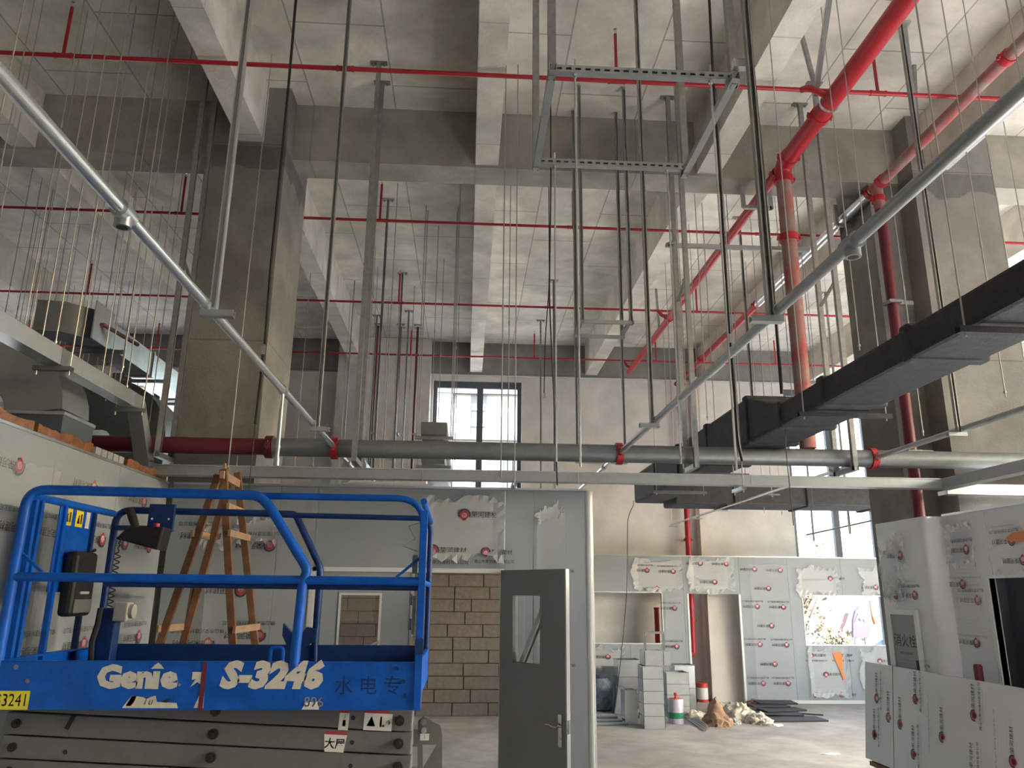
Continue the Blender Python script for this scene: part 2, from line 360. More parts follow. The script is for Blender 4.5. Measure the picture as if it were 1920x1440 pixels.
# windows: dark frame, mullion, two panes each
wl = ['tall window far left behind the elbow ducts', 'tall bright window behind the galvanised tray bend', 'tall central window with dark frame and middle mullion',
      'tall bright window on the right below the black duct', 'tall window at the far right edge']
for n, (x0, x1, z0, z1) in enumerate(far_win):
    t = thing('window_%d' % (n+1), ((x0+x1)/2, YF+.1, z0), wl[n], 'window', kind='structure')
    y0, y1 = YF+.08, YF+.16; f = .085; xm = x0+(x1-x0)*.53; zm = 2.4
    B().box(x0, x0+f, y0, y1, z0, z1).box(x1-f, x1, y0, y1, z0, z1).box(x0+f, x1-f, y0, y1, z1-.15, z1).box(x0+f, x1-f, y0, y1, z0, z0+f).build('window_frame', 'frame_dark', t)
    box(xm-.065, xm+.065, y0-.01, y1+.01, zm+.03, z1-.15).build('mullion', 'frame_dark', t)
    box(x0+f, x1-f, y0, y1, zm-.03, zm+.03).build('transom', 'frame_dark', t)
    for a, c in ((x0+f, xm-.065), (xm+.065, x1-f)): box(a, c, YF+.115, YF+.125, zm+.03, z1-.15).build('pane', 'glass', t)
    box(x0+f, x1-f, YF+.115, YF+.125, z0+f, zm-.03).build('pane', 'glass', t)
    portal((x0+x1)/2, YF+.3, (z0+z1)/2, x1-x0, z1-z0, (R(-90), 0, 0))
for n, (y0, y1, z0, z1) in enumerate(right_win):
    t = thing('window_%d' % (n+6), (XR+.1, (y0+y1)/2, z0), ['side window beyond the frame, nearest the viewer', 'side window beyond the frame, second from the viewer', 'side window beyond the frame, third from the viewer', 'side window beyond the frame behind the right column', 'added unseen side window brightening the far bay, furthest from the viewer'][n], 'window', kind='structure')
    f = .08; xa, xb = XR+.08, XR+.16; ym = (y0+y1)/2
    B().box(xa, xb, y0, y0+f, z0, z1).box(xa, xb, y1-f, y1, z0, z1).box(xa, xb, y0+f, y1-f, z1-f, z1).box(xa, xb, y0+f, y1-f, z0, z0+f).build('window_frame', 'frame_dark', t)
    box(xa, xb, ym-.04, ym+.04, z0+f, z1-f).build('mullion', 'frame_dark', t)
    portal(XR+.3, ym, (z0+z1)/2, z1-z0, y1-y0, (0, R(90), 0))
# autoclaved-block wall behind the double door: every block its own piece
YK = 14.0
wb = box(-2.6, 1.35, YK+.02, YK+.2, 0, 2.72).build('wall_block', 'mortar'); tag(wb, 'unplastered wall of large grey-brown blocks behind the double door', 'wall', **S)
bm_ = B().box(-.2965, .2965, -.1, .1, 0, .1965).mesh('block', 'block'); hm = B().box(-.1415, .1415, -.1, .1, 0, .1965).mesh('block', 'block')
for r_ in range(13):
    x = -2.6-(.0, .31, .12, .43)[r_ % 4]-.02*random.random()
    while x < 1.3:
        half = random.random() < .07; L_ = .3 if half else .61
        if x >= -2.62 and x+L_ <= 1.4:
            o = put('block', hm if half else bm_, wb, loc=(x+L_/2, YK+.1+random.uniform(-.004, .006), .005+.21*r_))
        x += L_

# ------------------------------------------------------------ printed marks on the protective film
def mark_mesh(kind):
    p = P2()
    if kind in ('small', 'full'):
        p.disc(0, 0, .040, 0).ring(0, 0, .043, .058, -25, 205, 1).disc(0, -.004, .026, 2)
        p.text('荣', 0, -.004, .036, 0); p.disc(0, -.03, .022, 0, 10, 180, 360)
        p.text('荣河建材', .185, 0, .062, 3)
    if kind == 'full':
        p.text('佛山市荣河建材有限公司', .10, -.105, .042, 3)
        p.text('Foshan Ronghe Building Material Co., Ltd', .10, -.155, .020, 4)
    if kind == 'address':
        p.text('Foshan Ronghe Building Material Co., Ltd', 0, .06, .036, 4)
        for i, (a, c) in enumerate([(-.35, .2), (-.25, .12), (-.35, .2), (-.35, .33)]): p.text('· · · ——— —— · ——— — ———— ·· ——— —', (a+c)/2, .01-.04*i, .022, 4)
    return p.mesh('printed_mark', ['ink_red', 'ink_navy', 'sticker_white', 'ink_black', 'ink_grey'])
MK = {k: mark_mesh(k) for k in ('small', 'full', 'address')}
def mark(parent, kind, pos, xd, yd=(0,0,1), s=1, spin=0):
    return put('printed_mark', MK[kind], parent, mw=face_mw(pos, xd, yd, spin) @ Matrix.Scale(s, 4))
def film(parent, o, xd, yd, w_, h_, seed, m='film', edge=.05, nx=16, ny=12):
    """thin loose protective film on a panel: flat in the middle, crumpled along its torn edges"""
    rg = random.Random(seed); o = V(o); x = V(xd).normalized(); y = V(yd).normalized(); n = x.cross(y); vs_ = []; ph = [rg.uniform(0, 6) for _ in range(6)]
    for j in range(ny+1):
        for i in range(nx+1):
            u, v = i/nx, j/ny; e = max(abs(u-.5), abs(v-.5))*2; k = max(0, (e-.72)/.28)
            du = dv = 0
            if j in (0, ny): dv = edge*(math.sin(u*9+ph[0])*.5+rg.uniform(-.6, .6))
            if i in (0, nx): du = edge*.7*(math.sin(v*7+ph[1])*.5+rg.uniform(-.5, .5))
            z = .004+k*k*(.012+.022*abs(math.sin(u*23+v*17+ph[2])))+k*rg.uniform(0, .012)
            vs_.append(o+x*(u*w_+du)+y*(v*h_+dv)+n*z)
    me = bpy.data.meshes.new('film_sheet'); me.from_pydata([tuple(p) for p in vs_], [], [(j*(nx+1)+i, j*(nx+1)+i+1, (j+1)*(nx+1)+i+1, (j+1)*(nx+1)+i) for j in range(ny) for i in range(nx)])
    me.materials.append(MT[m]); return put('film_sheet', me, parent)

# ------------------------------------------------------------ central partition with the double door
YP, ZP = 7.3, 2.94
wp = thing('wall_partition', (-.7, YP, 0), 'grey sandwich-panel partition with a double door behind the blue lift', 'wall', kind='structure')
def panel(parent, x0, x1, z0, z1, y=YP, t=.05): return box(x0+.0015, x1-.0015, y, y+t, z0, z1).build('panel', 'panel', parent, bevel=.003)
pa = panel(wp, -2.70, -1.72, 0, ZP); pb = panel(wp, -1.72, -1.38, 0, ZP)
ph1 = panel(wp, -1.38, -.42, 2.215, ZP); ph2 = panel(wp, -.42, .36, 2.215, ZP); pc = panel(wp, .36, .625, 0, ZP); pd = panel(wp, .625, 1.14, 0, ZP)
B().cyl((1.15, YP+.025, 0), (1.15, YP+.025, ZP), .042, 16).build('corner_post', 'panel_edge', wp, True)
B().box(-2.70, 1.14, YP-.008, YP+.058, ZP, ZP+.02).build('top_track', 'alu', wp)
B().box(-1.38, .36, YP-.012, YP+.06, 2.175, 2.215).box(-1.40, -1.345, YP-.012, YP+.06, 0, 2.215).box(.325, .36, YP-.012, YP+.06, 0, 2.175).build('door_frame', 'panel_edge', wp)
film(ph2, (-.40, YP-.002, 2.30), (1,0,0), (0,0,1), .74, .56, 3, 'film_thick', .05)
mark(ph2, 'small', (-.02, YP-.012, 2.70), (1,0,0)); mark(ph2, 'address', (.02, YP-.012, 2.56), (1,0,0), s=.62)
mark(ph2, 'full', (-.30, YP-.012, 2.37), (1,0,0)); mark(ph2, 'full', (.185, YP-.012, 2.36), (1,0,0), s=.8)
film(pd, (.66, YP-.002, .1), (1,0,0), (0,0,1), .28, 2.62, 5, 'film', .02)
film(pd, (.68, YP-.003, 2.62), (1,0,.45), (-.45,0,1), .26, .11, 6, 'film_thick', .03)
for z, s in ((2.12, .8), (1.30, .8)): mark(pd, 'full', (.90, YP-.012, z), (-1,0,0), (0,0,-1), s)
film(pa, (-2.3, YP-.002, .05), (1,0,0), (0,0,1), .95, 2.75, 8, 'film', .02)
for (x, z) in ((-1.78, 2.40), (-2.28, 2.48), (-1.80, 1.62), (-2.24, 1.55), (-2.0, 2.0)): mark(pa, 'full', (x, YP-.012, z), (-1,0,0), (0,0,-1))
film(pa, (-2.05, YP-.004, 2.38), (1,0,.2), (-.2,0,1), .34, .22, 9, 'film_thick', .06)
film(pa, (-2.4, YP-.004, 2.42), (1,0,-.2), (.2,0,1), .30, .20, 10, 'film_thick', .06)
# closed leaf of the double door, with its window hole
dl = thing('door_1', (-.9, YP+.02, 0), 'closed pale grey door leaf with a window, left half of the double door', 'door', kind='structure')
x0, x1 = -1.34, -.46; wx0, wx1, wz0, wz1 = at(640, 1116, Y=YP).x, at(712, 1116, Y=YP).x, at(676, 1214, Y=YP).z, at(676, 1116, Y=YP).z
B().box(x0, wx0, YP+.005, YP+.045, .02, 2.17).box(wx1, x1, YP+.005, YP+.045, .02, 2.17).box(wx0, wx1, YP+.005, YP+.045, .02, wz0).box(wx0, wx1, YP+.005, YP+.045, wz1, 2.17).build('leaf', 'panel', dl)
f = .02; B().box(wx0-f, wx0, YP-.003, YP+.05, wz0-f, wz1+f).box(wx1, wx1+f, YP-.003, YP+.05, wz0-f, wz1+f).box(wx0, wx1, YP-.003, YP+.05, wz1, wz1+f).box(wx0, wx1, YP-.003, YP+.05, wz0-f, wz0).build('glazing_bead', 'panel_edge', dl)
box(wx0, wx1, YP+.022, YP+.028, wz0, wz1).build('pane', 'glass', dl)
box(-.485, -.462, YP-.004, YP+.05, .02, 2.17).build('edge_strip', 'alu', dl)
film(dl, (-.9, YP-.004, 1.45), (1,0,.75), (-.75,0,1), .20, .025, 12, 'film_thick', .01, 8, 3)
# opened dark leaf
dr = thing('door_2', (.34, YP-.03, 0), 'dark grey door leaf standing open, with glazed window and lever handle', 'door', kind='structure')
HG = V((.345, YP-.035, 0)); TH = R(51); ax = V((math.cos(TH), -math.sin(TH), 0)); an = V((-math.sin(TH), -math.cos(TH), 0))
def dbox(b, u0, u1, z0, z1, d0=-.025, d1=.025): return b.ext([HG+ax*u0+an*d0+V((0,0,z0)), HG+ax*u1+an*d0+V((0,0,z0)), HG+ax*u1+an*d0+V((0,0,z1)), HG+ax*u0+an*d0+V((0,0,z1))], an*(d1-d0))
W_ = .80; b = B(); u0, u1, q0, q1 = .17, .51, 1.42, 1.98
for a in ((0,u0,.03,2.2),(u1,W_,.03,2.2),(u0,u1,.03,q0),(u0,u1,q1,2.2)): dbox(b, *a)
b.build('leaf', 'door_grey', dr)
b = B(); g = .018
for a in ((u0-g,u0,q0-g,q1+g),(u1,u1+g,q0-g,q1+g),(u0,u1,q1,q1+g),(u0,u1,q0-g,q0)): dbox(b, *a, -.03, .03)
b.build('glazing_bead', 'door_grey', dr); dbox(B(), u0, u1, q0, q1, -.004, .004).build('pane', 'glass', dr)
dbox(B(), W_, W_+.012, .03, 2.2, -.02, .02).build('edge_strip', 'alu', dr)
lp = dbox(B(), .725, .765, .82, 1.06, .025, .035).build('handle_plate', 'chrome', dr)
hz = HG+ax*.745+an*.03+V((0,0,.97))
B().tube([hz, hz+an*.05, hz+an*.055-ax*.03, hz+an*.055-ax*.07+V((0,0,.012)), hz+an*.055-ax*.12+V((0,0,.006))], .009, 8).build('lever', 'chrome', lp, True)
B().cyl(HG+ax*.745+an*.035+V((0,0,.88)), HG+ax*.745+an*.045+V((0,0,.88)), .012, 10).build('lock_cylinder', 'chrome', lp, True)
dbox(B(), W_+.012, W_+.02, .92, 1.02, -.012, .012).build('latch', 'galv_dull', dr)
b = B().ext([HG+ax*.47-an*.035+V((0,0,1.90)), HG+ax*.51-an*.035+V((0,0,1.90)), HG+ax*.23-an*.035+V((0,0,1.40)), HG+ax*.18-an*.035+V((0,0,1.40))], an*.008); b.build('diagonal_strip', 'alu', dr)  # slanted strips set behind the door pane
b = B().ext([HG+ax*.515-an*.035+V((0,0,1.86)), HG+ax*.53-an*.035+V((0,0,1.83)), HG+ax*.27-an*.035+V((0,0,1.40)), HG+ax*.25-an*.035+V((0,0,1.40))], an*.008); b.build('diagonal_strip', 'galv_dull', dr)
for z in (.3, 1.1, 1.95): B().cyl(HG+V((-.012,0,z)), HG+V((-.012,0,z+.1)), .012, 10).build('hinge', 'alu', dr, True)

# ------------------------------------------------------------ left panel wall (runs towards the viewer)
XW, ZW = -2.74, 2.94
wl_ = thing('wall_panel_left', (XW, 5, 0), 'white panel wall on the left with brown tape along its top', 'wall', kind='structure')
ys = [1.0, 2.15, 3.3, 4.35, 5.28, 6.25, 7.27]; LP = []
for i in range(6):
    p = box(XW-.05, XW, ys[i]+.0015, ys[i+1]-.0015, 0, ZW).build('panel', 'panel', wl_, bevel=.003); LP.append(p)
box(XW-.055, XW+.005, 1.0, 7.27, ZW, ZW+.018).build('top_track', 'alu', wl_)
rg = random.Random(4)
for i, p in enumerate(LP):
    yc = (ys[i]+ys[i+1])/2
    for k, z in enumerate((2.72, 2.36, 2.0, 1.62, 1.25, .9)):
        for dy in ((-.3, .28) if k % 2 else (.02,)):
            mark(p, 'full' if k % 2 else ('small', 'address')[k % 4 // 2], (XW+.012, yc+dy+rg.uniform(-.06, .06), z), (0,-1,0), (0,0,-1))
    if i > 2: film(p, (XW+.003, ys[i]+.08, .2), (0,1,0), (0,0,1), .85, 2.55, 20+i, 'film', .025)
# tape strips and packing pieces on top of the left wall
tp = [(3.6,4.95,'brown tape-wrapped strip on the left wall top, nearest the viewer'), (5.0,5.75,'brown tape-wrapped strip midway along the left wall top'), (6.35,7.2,'brown tape-wrapped strip at the far end of the left wall top')]
for y0, y1, lab in tp:
    b = B(); n = 14; pts = []
    for i in range(n+1):
        y = y0+(y1-y0)*i/n; h = .055+rg.uniform(-.012, .014)
        pts.append((y, h))
    for (ya, ha), (yb, hb) in zip(pts, pts[1:]):
        b.add([(XW-.05,ya,ZW+.02),(XW+.002,ya,ZW+.02),(XW+.004,ya,ZW+.02+ha),(XW-.05,ya,ZW+.02+ha*.9),(XW-.05,yb,ZW+.02),(XW+.002,yb,ZW+.02),(XW+.004,yb,ZW+.02+hb),(XW-.05,yb,ZW+.02+hb*.9)], [(0,1,2,3),(4,7,6,5),(1,5,6,2),(2,6,7,3),(0,3,7,4)])
    tag(b.build('tape_strip', 'tape_brown'), lab, 'tape')
for i in range(5):
    y = 5.80+.1*i
    tag(box(XW-.05, XW+.002, y, y+.085, ZW+.02, ZW+.075).build('foam_pad', 'sheet_grey'), 'small grey pad in a row between brown tape strips', 'pad', 'grey pads on the left wall top')

# ------------------------------------------------------------ far panel wall with openings
YQ, ZQ = 15.6, 2.74
wq = thing('wall_panel_far', (5.5, YQ, 0), 'pale panel wall with film-covered panels and cut openings at the far end', 'wall', kind='structure')
seams = [1.9, 3.23, 4.32, 5.46, 6.45, 7.55, 8.65, 9.75]
holes = [(2.2, 3.87, 1.09, 2.03), (4.38, 5.46, 0, 2.02), (6.72, 8.42, 1.08, 2.0)]
FP = []
for x0, x1 in zip(seams, seams[1:]):
    hs = [(max(h[0],x0), min(h[1],x1), h[2], h[3]) for h in holes if h[0] < x1 and h[1] > x0]
    b = B(); wall_with_holes(b, x0+.002, x1-.002, 0, ZQ, [(max(h[0],x0+.002), min(h[1],x1-.002), h[2], h[3]) for h in hs], lambda p,q,r,s_: b.box(p, q, YQ, YQ+.05, r, s_))
    FP.append(b.build('panel', 'panel', wq))
box(1.9, 9.75, YQ-.006, YQ+.056, ZQ, ZQ+.02).build('top_track', 'alu', wq)
box(1.9, 4.38, YQ-.012, YQ, 0, .06).build('floor_track', 'panel_edge', wq); box(5.46, 9.75, YQ-.012, YQ, 0, .06).build('floor_track', 'panel_edge', wq)
b = B()
for h in (holes[0], holes[2]):
    b.box(h[0], h[1], YQ-.008, YQ+.058, h[2]-.02, h[2]).box(h[0], h[1], YQ-.008, YQ+.058, h[3], h[3]+.02).box(h[0]-.02, h[0], YQ-.008, YQ+.058, h[2]-.02, h[3]+.02).box(h[1], h[1]+.02, YQ-.008, YQ+.058, h[2]-.02, h[3]+.02)
b.box(5.42, 5.46, YQ-.008, YQ+.058, 0, 2.02).box(4.38, 4.42, YQ-.008, YQ+.058, 0, 2.02).build('opening_trim', 'panel_edge', wq)
def fq(i, x, z, w_, h_, seed, m='film_thick', e=.06): film(FP[i], (x, YQ-.002, z), (1,0,0), (0,0,1), w_, h_, seed, m, e)
def mq(i, kind, px, py, spin=True, s=1.0):
    p = at(px, py, Y=YQ-.012); mark(FP[i], kind, p, (-1,0,0) if spin else (1,0,0), (0,0,-1) if spin else (0,0,1), s)
fq(1, 3.30, 2.06, 1.0, .60, 31); fq(2, 4.42, 2.06, .92, .64, 32); fq(3, 5.66, .08, .84, 2.52, 33, 'film', .03); fq(4, 6.62, 2.03, .85, .52, 34, e=.10); fq(5, 7.95, 2.03, .62, .50, 35, e=.10)
fq(4, 6.72, .12, .78, .90, 36, e=.05); fq(0, 2.35, .45, .75, .55, 37, e=.08); fq(5, 7.75, .3, .8, .7, 38, e=.08); fq(1, 3.92, .3, .36, 1.65, 39, 'film', .03)
for i, px, py, k in [(1,1213,1069,'full'),(1,1262,1071,'full'),(1,1232,1103,'small'),(2,1313,1056,'small'),(2,1362,1057,'small'),(2,1340,1091,'small'),(2,1335,1082,'address'),
                     (1,1265,1140,'full'),(1,1269,1212,'full'),(3,1415,1067,'small'),(3,1463,1069,'small'),(3,1441,1103,'small'),(3,1436,1093,'address'),(3,1420,1137,'full'),(3,1469,1138,'full'),(3,1447,1173,'small'),
                     (3,1441,1164,'address'),(3,1425,1208,'full'),(3,1475,1209,'full'),(3,1453,1245,'small'),(3,1447,1236,'address'),(3,1431,1281,'full'),(3,1478,1281,'full'),(5,1642,1101,'small'),(5,1632,1091,'address'),(0,1140,1231,'small'),(0,1117,1267,'small')]:
    mq(i, k, px, py, True, .95)
for i, px, py, k in [(4,1521,1229,'full'),(4,1571,1229,'full'),(4,1549,1265,'small'),(4,1556,1277,'address'),(4,1528,1303,'small'),(4,1578,1303,'small'),(4,1520,1092,'address'),(4,1557,1085,'small'),(5,1650,1240,'small')]:
    mq(i, k, px, py, False, .95)
q = at(1567, 1226, Y=YQ-.02)
tag(B().ext([q+V((-.06,0,.02)), q+V((.10,0,.04)), q+V((.13,0,-.08)), q+V((.11,0,-.35)), q+V((.16,0,-.47)), q+V((.10,0,-.48)), q+V((.05,0,-.3)), q+V((-.03,0,-.10))], (0,.005,0)).build('tape_piece', 'tape_orange'), 'orange tape tail stuck under the far window opening', 'tape')
q = at(1634, 1160, Y=YQ+.03)
tag(B().tube([q+V((0,0,.35)), q+V((.01,0,.1)), q+V((.03,0,-.02)), q+V((.05,.0,-.10))], [.006,.01,.02,.02], 6).build('tape_tail', 'tape_orange'), 'twisted orange tape hanging in the far window opening', 'tape')

# ------------------------------------------------------------ right-hand cladding with hydrant cabinet, and the side wall in front of it
XA, XCc, ZA = 4.32, 4.51, 2.74
wa = thing('wall_cladding', (XA, 7.6, 0), 'panel cladding box with hydrant cabinet in front of the right column', 'wall', kind='structure')
box(XA, XA+.05, 7.22, 8.05, 0, ZA).build('panel', 'panel_film_lightened', wa, bevel=.004)
B().cyl((XA+.05, 7.22, 0), (XA+.05, 7.22, ZA), .05, 16).build('corner_post', 'panel_film_lightened', wa, True)
box(XA+.05, XCc+.06, 7.17, 7.22, 0, ZA).build('panel', 'panel_film_lightened', wa)
cl = wa.children[0]
film(cl, (XA-.003, 7.98, 1.98), (0,-1,0), (0,0,1), .34, .52, 41, 'film_thick', .09); film(cl, (XA-.003, 7.70, 2.28), (0,-1,.1), (0,.1,1), .20, .30, 42, 'film_thick', .07)
film(cl, (XA-.003, 7.85, 1.95), (0,-1,0), (0,0,1), .28, .22, 43, 'film_thick', .07)
for y, z, k in ((7.45, 2.02, 'full'), (7.78, 2.02, 'small'), (7.62, 2.40, 'small'), (7.44, 1.3, 'full')): mark(cl, k, (XA-.012, y, z), (0,1,0), (0,0,-1), .8)
hc = thing('hydrant_cabinet', (XA, 7.7, 1.0), 'white framed fire hydrant cabinet door with lettering in the cladding', 'cabinet')
y0, y1, z0, z1 = 7.43, 7.95, .85, 1.88
B().box(XA-.03, XA-.002, y0, y0+.05, z0, z1).box(XA-.03, XA-.002, y1-.05, y1, z0, z1).box(XA-.03, XA-.002, y0+.05, y1-.05, z1-.05, z1).box(XA-.03, XA-.002, y0+.05, y1-.05, z0, z0+.05).build('frame', 'sticker_white', hc)
dd = box(XA-.02, XA-.004, y0+.05, y1-.05, z0+.05, z1-.05).build('door', 'ink_grey', hc)
p = P2().text('消火栓', 0, .08, .13, 0).text('FIRE HYDRANT', 0, -.03, .035, 0)
for i in range(5): p.text('— ——— — —— ——', 0, -.09-.035*i, .025, 0)
put('lettering', p.mesh('lettering', ['ink_black']), dd, mw=face_mw((XA-.022, 7.69, 1.5), (0,-1,0), (0,0,1)))
box(XA-.034, XA-.02, y0+.06, y0+.09, 1.3, 1.42).build('door_latch', 'ink_black', dd)
wc = thing('wall_panel_right', (XCc, 6, 0), 'panel side wall on the right with a dark window opening', 'wall', kind='structure')
cw = (5.46, 6.62, 1.05, 2.16); CP = []
for ya, yb in ((6.56, 7.17), (5.4, 6.56)):
    b = B(); hs = [(max(cw[0], ya+.002), min(cw[1], yb-.002), cw[2], cw[3])] if cw[0] < yb and cw[1] > ya else []
    wall_with_holes(b, ya+.002, yb-.002, 0, ZA, hs, lambda p,q,r,s_: b.box(XCc, XCc+.05, p, q, r, s_)); CP.append(b.build('panel', 'panel_film_lightened', wc))
B().box(XCc-.01, XCc+.06, 5.46, 6.62, cw[2]-.03, cw[2]).box(XCc-.01, XCc+.06, 5.46, 6.62, cw[3], cw[3]+.03).box(XCc-.01, XCc+.06, 6.62, 6.65, cw[2]-.03, cw[3]+.03).build('opening_trim', 'panel_edge', wc)
box(XCc-.006, XCc+.056, 5.4, 7.17, ZA, ZA+.02).build('top_track', 'alu', wc)
for i, y, z, k in ((0, 6.86, 2.42, 'full'), (0, 6.98, 2.12, 'small'), (0, 6.95, 2.22, 'address'), (0, 6.9, 1.62, 'small'), (0, 6.80, 1.98, 'full'), (1, 6.25, 2.46, 'full'), (1, 6.15, 2.3, 'small'), (0, 6.98, 1.72, 'address')):
    mark(CP[i], k, (XCc-.012, y, z), (0,1,0), (0,0,-1), .8)
film(CP[0], (XCc-.003, 7.12, 2.28), (0,-1,0), (0,0,1), .40, .36, 45, 'film_thick', .06); film(CP[0], (XCc-.003, 7.1, .3), (0,-1,0), (0,0,1), .46, 1.7, 46, 'film', .03); film(CP[1], (XCc-.003, 6.5, 2.2), (0,-1,0), (0,0,1), .5, .36, 47, 'film', .06)
b = B().ext([(XCc+.3, 6.4, 2.2), (XCc+.3, 6.3, 2.2), (XCc+.3, 5.9, 1.6), (XCc+.3, 6.0, 1.58)], (.02,0,0))
tag(b.build('timber_offcut', 'wood_light'), 'tan board leaning inside the dark right-hand opening', 'board')
tag(B().box(XCc+.5, XCc+.55, 5.4, 7.17, 0, ZA).box(XCc+.055, XCc+.5, 5.4, 7.17, ZA-.04, ZA).box(XCc+.055, XCc+.5, 5.4, 5.44, 0, ZA-.04).box(XCc+.055, XCc+.5, 7.13, 7.17, 0, ZA-.04).build('wall_inner_shade_box', 'panel'), 'inner panel seen through the right-hand opening, boxed in with an added shading cover', 'wall', **S)  # unseen top cover added so sun stays out of the opening
q = at(1900, 1010, X=XCc-.015)
tag(B().ext([q+V((0,.12,0)), q+V((0,.0,.05)), q+V((0,-.3,.06)), q+V((0,-.3,-.02)), q+V((0,-.05,-.03))], (.006,0,0)).build('tape_piece', 'tape_orange'), 'faded orange tape patch above the right-hand opening', 'tape')

# ============================================================ pipes, ducts, trays and hangers under the ceiling
def ztop(x, y):                                         # underside of slab or beam above a point
    if 7.72 <= y <= 8.14: return ZB
    return ZB+.03 if abs(((x-.13+1.26) % 2.52)-1.26) < .15 else ZC
def elbow(b, p, d0, d1, r, rad, n=8, seg=6):            # pipe bend centred on corner p, arriving along d0, leaving along d1
    p = V(p); d0 = V(d0).normalized(); d1 = V(d1).normalized()
    a = p-d0*rad; c = p+d1*rad
    b.tube([a.lerp(p, t/seg).lerp(p.lerp(c, t/seg), t/seg) for t in range(seg+1)], r, n)
def clamp(parent, p, d, r, m='red_paint', name='coupling', w_=.07):   # grooved coupling: band with two bolt ears
    p = V(p); d = V(d).normalized(); b = B(); b.cyl(p-d*w_/2, p+d*w_/2, r*1.22, 14)
    a, c = b.frame(d)
    for s in (-1, 1): b.bar(p+a*s*r*1.1-d*w_*.3, p+a*s*r*1.1+d*w_*.3, r*.5, r*.7, a); b.cyl(p+a*s*r*1.35-c*r*.45, p+a*s*r*1.35+c*r*.45, r*.12, 6)
    return b.build(name, m, parent, True)
# red sprinkler branch lines, each with its upright heads
brl = {6.07: 'nearest red sprinkler line crossing under the ceiling', 9.02: 'second red sprinkler line, just past the cross beam', 11.92: 'third red sprinkler line across the far bay', 14.78: 'furthest red sprinkler line in front of the far wall'}
for Yb, lab in brl.items():
    z = 6.55; t = thing('sprinkler_branch_pipe', (0, Yb, z), lab, 'pipe')
    r = .021 if Yb < 7 else .018
    B().cyl((-12, Yb, z), (11.5, Yb, z), r, 10).build('pipe', 'red_paint', t, True)
    for k in range(-5, 5):
        x = -1.19+2.47*k
        b = B(); b.cyl((x, Yb, z), (x, Yb, 7.06), .015, 8); rp = b.build('riser', 'red_paint', t, True)
        b = B().cyl((x, Yb, 7.06), (x, Yb, 7.085), .012, 8).cyl((x, Yb, 7.115), (x, Yb, 7.12), .016, 10)
        b.bar((x-.012, Yb, 7.085), (x-.012, Yb, 7.116), .004).bar((x+.012, Yb, 7.085), (x+.012, Yb, 7.116), .004); b.build('sprinkler_head', 'chrome', rp)
        b = B()
        for s in (-.07, .07): b.cyl((x+s-.008, Yb, z), (x+s+.008, Yb, z), r*1.35, 10)
        b.cyl((x-.07, Yb, z), (x+.07, Yb, z), r*1.18, 10).build('tee', 'red_paint', t, True)
# red mains running in depth
t = thing('fire_main_pipe', (3.24, 7, 6.4), 'thick red fire main running into depth with a vertical drop', 'pipe')
X1, Z1, YT = 3.24, 6.38, 7.06
B().cyl((X1, -6, Z1), (X1, YT, Z1), .084, 20).build('pipe', 'red_paint', t, True)
B().cyl((X1, YT, Z1), (X1, 15.0, Z1), .054, 16).build('reduced_pipe', 'red_paint', t, True)
b = B(); elbow(b, (X1, YT+.05, Z1), (0,1,0), (0,0,-1), .085, .13, 16); b.build('bend', 'red_paint', t, True)
B().cyl((X1, YT+.05, Z1-.1), (X1, YT+.05, 3.36), .078, 18).build('drop_pipe', 'red_dusty', t, True)
for p, d in (((X1, 6.22, Z1), (0,1,0)), ((X1, YT-.12, Z1), (0,1,0)), ((X1, YT+.05, Z1-.16), (0,0,1)), ((X1, YT+.05, 5.55), (0,0,1)), ((X1, YT+.2, Z1), (0,1,0)), ((X1, 11.8, Z1), (0,1,0))): clamp(t, p, d, .08 if p[1] < 7.2 else .054)
B().tube(fillet([(X1-.06, 5.95, Z1+.03), (X1-.2, 5.98, Z1+.13), (X1-.22, 6.07, 6.55)], .06), .03, 10).build('branch_tee', 'red_paint', t, True)
B().tube(fillet([(X1, 14.7, Z1), (X1-.1, 14.76, Z1+.05), (X1-.14, 14.78, 6.55)], .05), .03, 10).build('branch_tee', 'red_paint', t, True)
B().tube(fillet([(X1, 11.7, Z1), (X1-.1, 11.85, Z1+.05), (X1-.14, 11.92, 6.55)], .05), .03, 10).build('branch_tee', 'red_paint', t, True)
b = B().cyl((X1, 6.0, Z1), (X1, 6.03, Z1), .092, 18); b.build('pipe_strap', 'galv_bright', t, True)
t = thing('fire_main_pipe', (4.44, 7, 6.4), 'red fire main on the right, bare steel in its middle stretch', 'pipe')
X2, Z2, YT2 = 4.44, 6.38, 7.52
B().cyl((X2, -6, Z2), (X2, YT2, Z2), .057, 16).build('pipe', 'red_dusty', t, True)
B().cyl((X2, YT2, Z2), (X2, 11.1, Z2), .057, 16).build('bare_pipe', 'galv_bright', t, True)
B().cyl((X2, 11.1, Z2), (X2, 15.85, Z2), .05, 16).build('pipe', 'red_paint', t, True)
b = B(); b.tube([(X2, YT2-.08, Z2), (X2, YT2-.08, Z2-.14), (X2, YT2-.1, Z2-.3)], .06, 14); b.build('drop_bend', 'red_dusty', t, True)
B().cyl((X2, YT2-.1, Z2-.28), (X2, YT2-.1, 0), .055, 14).build('drop_pipe', 'maroon', t, True)
for p, d in (((X2, 5.3, Z2), (0,1,0)), ((X2, YT2-.2, Z2), (0,1,0)), ((X2, YT2+.06, Z2), (0,1,0)), ((X2, YT2-.08, Z2-.16), (0,0,1)), ((X2, 11.1, Z2), (0,1,0)), ((X2, 14.0, Z2), (0,1,0))): clamp(t, p, d, .057)
for z in (5.0, 3.4):
    B().box(X2+.05, X2+.22, YT2-.12, YT2-.08, z-.02, z+.02).box(X2-.07, X2+.07, YT2-.175, YT2-.03, z-.015, z+.015).build('wall_bracket', 'galv_dull', t)
